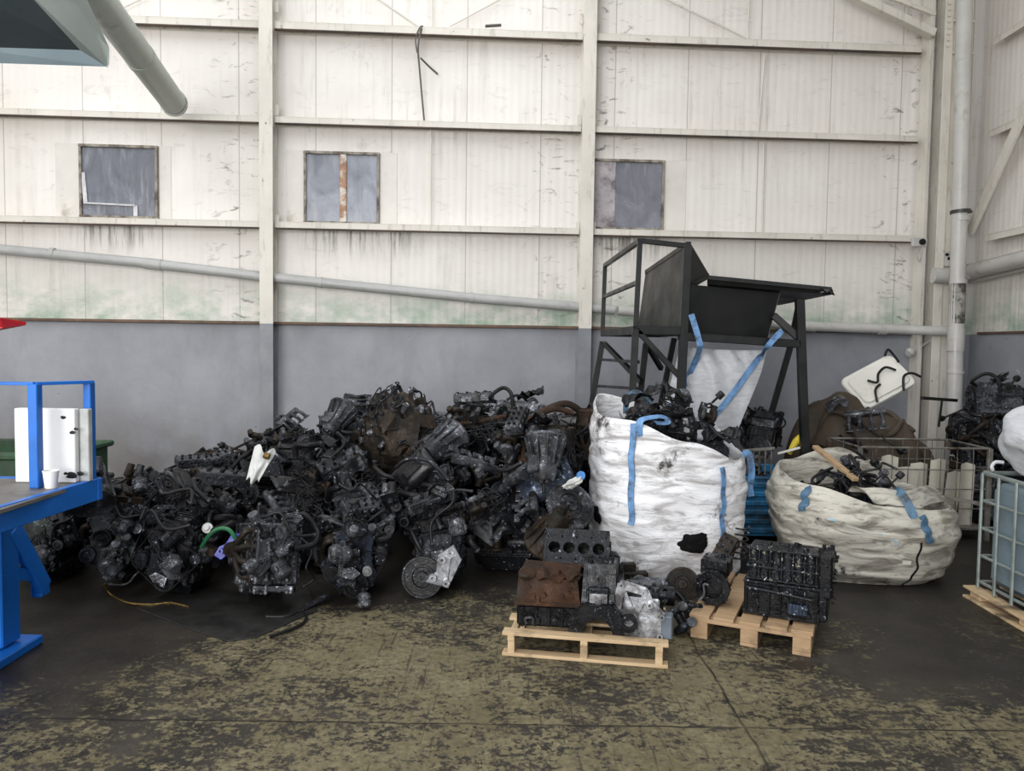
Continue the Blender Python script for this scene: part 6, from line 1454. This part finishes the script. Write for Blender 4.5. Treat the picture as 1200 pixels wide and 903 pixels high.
def fill(poly, n, zn, kinds, zmin):
    k = 0; t = 0
    while k < n and t < 400:
        t += 1; px = R_(rng, min(p[0] for p in poly), max(p[0] for p in poly)); py = R_(rng, min(p[1] for p in poly), max(p[1] for p in poly))
        ins = False
        for (x0, y0), (x1, y1) in zip(poly, poly[1:] + poly[:1]):
            if (y0 > py) != (y1 > py) and px < (x1 - x0) * (py - y0) / (y1 - y0) + x0: ins = not ins
        if not ins: continue
        h, nr, fi, _ = TREE.ray_cast(EYE, ray(px, py).normalized())
        if h is None or h.z < zmin or h.y > 6.7: continue
        drop(rng.choice(kinds), h, nr if nr.z > 0 else -nr, zn, R_(rng, .7, .95), .4, .1) and None; k += .7
fill([(745, 468), (830, 482), (862, 510), (850, 536), (790, 512), (745, 495)], 34, 'in the mouth of the tall white bag', ['alternator', 'cylinder_head', 'piston', 'bracket', 'rubber_hose', 'intake_hose', 'starter_motor', 'belt_pulley', 'turbocharger', 'crumpled_sheet', 'wiring_harness'], .6)
fill([(955, 555), (1020, 545), (1070, 560), (1100, 590), (1050, 590), (985, 584)], 28, 'inside the slumped cream bag', ['bracket', 'crumpled_sheet', 'wiring_harness', 'rubber_hose', 'drive_shaft', 'piston', 'exhaust_manifold', 'cylinder_head', 'coolant_hose'], .2)
for _ in range(8):
    h, nr, fi, _d = TREE.ray_cast(Vector((R_(rng, 1.8, 2.5), R_(rng, 6.95, 7.4), 3)), Vector((0, 0, -1)))
    if h and h.z > .3: drop(rng.choice(['bracket', 'wiring_harness', 'intake_manifold', 'crumpled_sheet', 'rubber_hose']), h, nr if nr.z > 0 else -nr, 'on top of the ribbed blue crate', .9, .3, .1)

# ---------------------------------------------------------------- pieces one can pick out
def facing(p, n, roll=0.0, sc=1.0):
    z = Vector(n).normalized(); x = Vector((0, 0, 1)).cross(z); x = x.normalized() if x.length > .01 else Vector((1, 0, 0)); y = z.cross(x)
    return Matrix.Translation(p) @ Matrix((x, y, z)).transposed().to_4x4() @ Matrix.Rotation(roll, 4, 'Z') @ Matrix.Scale(sc, 4)
put_scrap(K, 'clutch_disc', facing(at(495, 676, 5.24), (-.08, -1, .12), 0, 1.12), 'big round clutch disc facing out at the foot of the engine heap', None, None, {'clutch_disc': 'dark'})
put_scrap(K, 'bracket', facing(at(522, 662, 5.20), (.1, -1, .1), 1.2, 1.5), 'bright broken aluminium bracket just beside the big round clutch disc', None, None, {'bracket': 'bright'})
put_scrap(K, 'flywheel', facing(at(668, 592, 5.45), (.35, -.72, .6), 0, 1.3), 'grey oval looking flywheel propped against the tall white bag', None, None, {'flywheel': 'alloy'})
t = put_scrap(K, 'gearbox', facing(at(648, 620, 5.42), (.5, -.5, -.5), 0, .95), 'ribbed brownish gearbox under the propped grey flywheel', None, None, {'casing': 'brown'})
put_scrap(K, 'engine_cover', facing(at(640, 563, 5.7), (-.1, -.8, .5), .4, 1.1), 'smooth blue-black engine cover above the propped grey flywheel', None, None, {'cover_shell': 'bluish'})
g = MB(); g.lump((0, 0, 0), (.09, .03, .06), 4, .5, 2.5, 3); t = g.build('plastic_shard', M_['white']); t.matrix_world = facing(at(672, 566, 5.55), (0, -1, .4), .5); tag(t, 'white plastic shard with a blue cap beside the blue-black cover', 'plastic part')
g = MB(); g.cyl((.07, .02, 0), (.07, .02, .05), .035, .03, 14); g.build('blue_cap', plain('pale_blue_plastic', (.06, .22, .55), .4), t)
# torn white plastic tank on the slope
g = MB()
f = lambda u, v: Vector(((u - .5) * .16 * (1 - .45 * v), .03 * noise.noise(Vector((u * 3, v * 3, 5))) - .02 * math.sin(u * PI), (v - .5) * -.26 + .03 * math.sin(u * 9)))
g.grid(f, 14, 14); g.grid(lambda u, v: f(1 - u, v) + Vector((0, .03, 0)), 14, 14); t = g.build('plastic_tank', M_['white']); t.matrix_world = Matrix.Translation(at(303, 545, 5.75)) @ Euler((-.5, .35, .2)).to_matrix().to_4x4(); tag(t, 'torn off-white plastic tank on the heap slope below the grey column', 'plastic part')
MB().box((.03, -.03, .08), (.05, .03, .05), .01).build('yellowed_label', M_['copper'], t)
put_scrap(K, 'brake_disc', facing(at(293, 578, 5.75), (-.5, -.9, .3), 0, .62), 'small grey ring pulley on the slope below the torn white tank', None, 'pulley', {'brake_disc': 'dark'})
g = MB(); g.lathe([(0, 0), (.035, 0), (.035, .025), (.018, .03), (.018, .05), (0, .05)], (0, 0, 0), (0, 0, 1), 16); t = g.build('filler_cap', M_['white']); t.matrix_world = facing(at(244, 619, 5.18), (.1, -1, .4)); tag(t, 'round white filler cap on the engine with the blue bracket', 'cap')
g = MB(); g.prism([(-.07, -.06), (-.02, -.09), (.05, -.03), (.06, .04), (.1, .09), (.04, .08), (.0, .02), (-.04, .0)], .03, None, .006); g.cyl((-.02, -.03, .02), (-.02, -.03, .05), .02, n=12, hole=.01); t = g.build('blue_bracket', M_['bluepl']); t.matrix_world = facing(at(265, 640, 5.12), (0, -1, .2)); tag(t, 'bright blue plastic bracket hanging on a front engine', 'bracket')
def cable(name, label, pts, r, m, cat='cable'):
    g = MB(); g.tube(pts, r, 8, 6); return tag(g.build(name, m), label, cat)
cable('green_hose', 'green rubber hose arched over the engine with the blue bracket', [at(236, 641, 5.1), at(246, 626, 5.06), at(258, 619, 5.08), at(270, 622, 5.08), at(280, 638, 5.1)], .014, M_['greenhose'], 'hose')
cable('yellow_wire', 'thin yellow wire sticking up between two front engines', [at(290, 629, 5.1), at(286, 640, 5.06), at(283, 650, 5.06), at(288, 658, 5.06)], .005, M_['yellowwire'], 'wire')
cable('grey_tube', 'long grey tube arched over the dark hollow of the heap', [at(464, 548, 5.95), at(478, 538, 5.9), at(500, 539, 5.85), at(515, 550, 5.8), at(526, 562, 5.75), at(531, 560, 5.78)], .016, M_['dark'], 'hose')
cable('elbow_tube', 'bent grey elbow tube deep in the dark hollow of the heap', [at(498, 604, 5.45), at(500, 592, 5.4), at(506, 588, 5.4), at(516, 585, 5.42)], .022, M_['dark'], 'hose')
cable('floor_cable', 'pale bare cable trailing on the floor in front of the greenish engines', [on_floor(122, 684, .09), on_floor(130, 696, .012), on_floor(150, 706, .012), on_floor(178, 708, .012), on_floor(200, 706, .012), on_floor(222, 711, .012)], .008, M_['copper'])
cable('floor_cable', 'dark cable loop lying across the point of the black floor sheet', [on_floor(312, 722, .012), on_floor(335, 722, .014), on_floor(352, 716, .012), on_floor(359, 723, .012), on_floor(352, 732, .014), on_floor(330, 741, .016), on_floor(316, 745, .016)], .010, M_['rubber'])
cable('wire', 'thin pale wire looping over the low end of the heap', [at(127, 684, 5.2), at(148, 684, 5.12), at(160, 672, 5.15), at(172, 662, 5.2), at(186, 658, 5.3)], .007, M_['alloy'], 'wire')
for i, (p, ax) in enumerate((((106, 601, 5.4), (1, -.5, .1)), ((148, 629, 5.15), (.6, -1, .3)))):
    g = MB(); g.cyl((0, 0, -.05), (0, 0, .05), .028, .024, 14); g.cyl((0, 0, .05), (0, 0, .065), .018, n=10); t = g.build('silver_canister', M_['bright']); t.matrix_world = facing(at(*p), ax); tag(t, ('short silver canister on top of the greenish engine nearest the blue platform', 'small silver canister on the heap just above the greenish alloy cover')[i], 'canister')
g = MB(); f = lambda u, v: Vector(((u - .5) * .46, (v - .5) * .10 * (1 - .5 * u), .02 * math.sin(u * 3)))
g.grid(f, 12, 4); g.grid(lambda u, v: f(1 - u, v) + Vector((0, 0, -.015)), 12, 4); t = g.build('trim_strip', M_['alloy']); t.matrix_world = Matrix.Translation(at(182, 593, 5.75)) @ Euler((.7, .05, .1)).to_matrix().to_4x4(); tag(t, 'long pale grey cover strip on the low part of the heap', 'metal sheet')
g = MB(); g.box((0, 0, 0), (.05, .25, .02), .006); t = g.build('flat_plate', M_['dark']); t.matrix_world = Matrix.Translation(on_floor(368, 706, .03)) @ Euler((.18, 0, -.6)).to_matrix().to_4x4(); tag(t, 'flat grey metal plate lying on the floor at the heap foot', 'plate')
# brown tangled bundle on top of the heap
bp_ = at(467, 505, 6.72); bt = thing('scrap_bundle', 'big round tangled bundle of brown scrap on the very top of the heap', 'scrap bundle', bp_)
g = MB(); g.lump((0, 0, -.05), (.32, .27, .38), 9, .35, 2.4, 4); g.build('packed_core', M_['brown'], bt)
g = MB(); rb = random.Random(8)
for _ in range(70):
    a, b = rb.random() * 6.28, R_(rb, -.7, 1.4); dv = Vector((math.cos(a) * math.cos(b), math.sin(a) * math.cos(b), math.sin(b))); p = Vector((dv.x * .33, dv.y * .28, dv.z * .40 - .04))
    q = Euler((rb.random() * 6, rb.random() * 6, rb.random() * 6)); c = rb.random()
    if c < .35: g.box(p, (R_(rb, .04, .12), R_(rb, .03, .07), .008), .002, q)
    elif c < .6: g.cyl(p, p + q.to_matrix() @ Vector((0, 0, R_(rb, .04, .1))), R_(rb, .012, .03), n=10)
    else: g.box(p, (R_(rb, .02, .06), R_(rb, .02, .05), R_(rb, .02, .05)), .005, q)
o = g.build('scrap_chips', M_['alloy'], bt); o['kind'] = 'stuff'
g = MB()
for _ in range(34):
    a, b = rb.random() * 6.28, R_(rb, -.6, 1.4); P = []
    for k in range(5):
        a += R_(rb, -.3, .3); b += R_(rb, -.25, .25); s_ = R_(rb, 1.0, 1.18); P.append((math.cos(a) * math.cos(b) * .33 * s_, math.sin(a) * math.cos(b) * .28 * s_, math.sin(b) * .40 * s_ - .04))
    g.tube(P, R_(rb, .004, .010), 6, 4)
o = g.build('tangled_wire', M_['black'], bt); o['kind'] = 'stuff'
g = MB(); g.slab([(.05, -.28, .1), (.30, -.2, .06), (.42, -.1, .02), (.2, -.22, .2)], .01); g.slab([(.02, -.30, -.05), (.2, -.28, -.1), (.22, -.26, .1), (.06, -.28, .12)], .012); g.build('folded_sheet', M_['brown'], bt)
# rusty pipes and drum on the crest
for i, (ps, r) in enumerate((([at(618, 496, 6.62), at(640, 480, 6.55), at(665, 473, 6.55), at(685, 486, 6.62)], .03), ([at(600, 505, 6.55), at(628, 488, 6.5), at(650, 479, 6.5), at(672, 484, 6.5)], .025), ([at(540, 497, 6.55), at(570, 492, 6.5), at(592, 487, 6.55)], .018), ([at(640, 500, 6.3), at(650, 512, 6.25), at(656, 522, 6.25)], .03))):
    g = MB(); g.tube(ps, r, 12, 6); t = g.build('exhaust_pipe', M_['rust']); tag(t, ('thick rusty exhaust pipe arched highest over the heap crest', 'rusty exhaust pipe curving just below the highest arched pipe', 'thin rusty pipe lying level on the heap crest', 'short rusty pipe stub hanging down the heap below the arched pipes')[i], 'exhaust pipe')
    g = MB(); d = (ps[1] - ps[0]).normalized(); g.cyl(ps[0] + d * .01, ps[0] + d * .03, r * 1.5, n=14); g.build('flange', M_['rust'], t)
g = MB(); p = at(697, 490, 6.6); g.lathe([(0, 0), (.15, 0), (.16, .02), (.15, .04), (.15, .12), (.16, .14), (.13, .15), (.12, .11), (0, .11)], (0, 0, 0), (0, 0, 1), 24); t = g.build('rusty_drum', M_['rust']); t.location = p + Vector((0, 0, -.07)); tag(t, 'squat rusty brake drum on the heap crest beside the tall white bag', 'brake drum')
# bag mouth and the gap behind it
put_scrap(K, 'oil_pan', facing(at(754, 485, 5.95), (-.1, -.6, .9), .3, .62), 'brown flat oil pan leaning in the tall bag near its peak', None, None, {'oil_pan': 'brown'})
put_scrap(K, 'clutch_disc', facing(at(842, 527, 5.66), (.1, -.7, .7), 0, .62), 'round disc at the low lip of the tall white bag', None, None, {'clutch_disc': 'dark'})
g = MB(); g.tube([(-.13, 0, 0), (-.05, -.02, .03), (.05, -.01, .02), (.12, .0, -.02)], [.02, .035, .02], 10, 4); t = g.build('yellow_rag', plain('yellow_cloth', (.62, .48, .04), .7, 0, .2, 12, .3)); t.matrix_world = Matrix.Translation(at(934, 519, 7.35)) @ Euler((0, -.9, .3)).to_matrix().to_4x4(); tag(t, 'small bright yellow rag caught beside the black hopper leg', 'rag')
g = MB(); g.beam(at(912, 531, 7.3), at(938, 524, 7.2), .05, .02); t = g.build('white_strip', M_['white']); tag(t, 'thin white strip below the yellow rag', 'strip')
g = MB(); g.beam(at(870, 528, 6.9), at(908, 525, 6.9), .025); 
for k in range(5): p = at(876 + k * 7, 527, 6.9); g.beam(p, p + Vector((0, 0, -.22)), .012)
t = g.build('pale_grille', m_wire); tag(t, 'pale wire grille piece lying above the ribbed blue crate', 'grille')
g = MB(); g.beam(at(955, 523, 6.55), at(1003, 562, 5.95), .05, .03); t = g.build('wooden_lath', m_wood2); tag(t, 'old wooden lath stuck slanting into the cream bag', 'lath')
g = MB(); g.beam(at(1070, 576, 6.9), at(1150, 590, 6.7), .035, .03); g.M = Matrix.Translation(-Vector(gbx.location)); g.v = [g.M @ v for v in g.v]; g.build('latch_bar', m_wire, gbx)
# small things round the pallets
put_scrap(K, 'flywheel', facing(at(800, 684, 4.98), (-.25, -1, .25), 0, .78), 'brown stained flywheel facing out between the two pallets', None, None, {'flywheel': 'brown'})
put_scrap(K, 'starter_motor', Matrix.Translation(at(762, 697, 4.84)) @ Euler((0, .1, 1.45)).to_matrix().to_4x4() @ Matrix.Scale(1.5, 4), 'ribbed black starter motor lying in front of the tall white bag', None, None)
t = thing('timing_gear_set', 'pair of round timing gears on a small cover in front of the tall white bag', 'gear', at(738, 684, 4.95), Euler((0, 0, .1)))
g = MB(); g.box((0, .04, 0), (.26, .05, .15), .014); g.box((0, .05, .10), (.10, .05, .06), .01); g.build('cover_plate', M_['brown'], t)
for x, m in ((-.075, 'bright'), (.065, 'bright')): g = MB(); gear_disc(g, (x, .015, 0), (0, -1, 0), .055, .022, 22, 5); g.build('timing_gear', M_[m], t)
g = MB(); g.box((0, .02, -.19), (.2, .12, .24), .02); greeble(g, (0, -.04, -.19), (1, 0, 0), (0, 0, 1), (0, -1, 0), .09, .1, 9, rng); g.build('stand_block', M_['black'], t)
put_scrap(K, 'turbocharger', facing(on_floor(797, 725, .09), (-.3, -1, .4), .6, .85), 'bluish small turbocharger on the floor between the two pallets', None, None, {'turbine_housing': 'bluish', 'compressor_housing': 'alloy'})
put_scrap(K, 'coil_spring', facing(at(868, 636, 5.25), (.1, 0, 1), 0, 1.0), 'upright coil spring between the tall white bag and the blue crate', None, None)
put_scrap(K, 'cylinder_head', Matrix.Translation(at(846, 650, 5.15)) @ Euler((.5, -.9, .5)).to_matrix().to_4x4() @ Matrix.Scale(.7, 4), 'rusty brown cylinder head against the tall white bag', None, None, {'head_casting': 'brown'})
put_scrap(K, 'alternator', Matrix.Translation(at(712, 664, 4.9)) @ Euler((1.2, .2, .4)).to_matrix().to_4x4() @ Matrix.Scale(1.2, 4), 'upright alternator beside the four bore block', None, None, {'housing': 'dark'})
put_scrap(K, 'rubber_hose', Matrix.Translation(at(780, 708, 4.8)) @ Euler((.2, .3, .2)).to_matrix().to_4x4(), 'black hose end lying beside the pale aluminium gear case', None, None)
put_scrap(K, 'bracket', Matrix.Translation(on_floor(815, 716, .12)) @ Euler((1.0, .2, .4)).to_matrix().to_4x4(), 'dark cast bracket leaning on the chunky pallet corner', None, None, {'bracket': 'dark'})
for o in list(SRC):
    if SRC.index(o) not in USED: 
        for c in list(o.children): bpy.data.objects.remove(c)
        bpy.data.objects.remove(o)
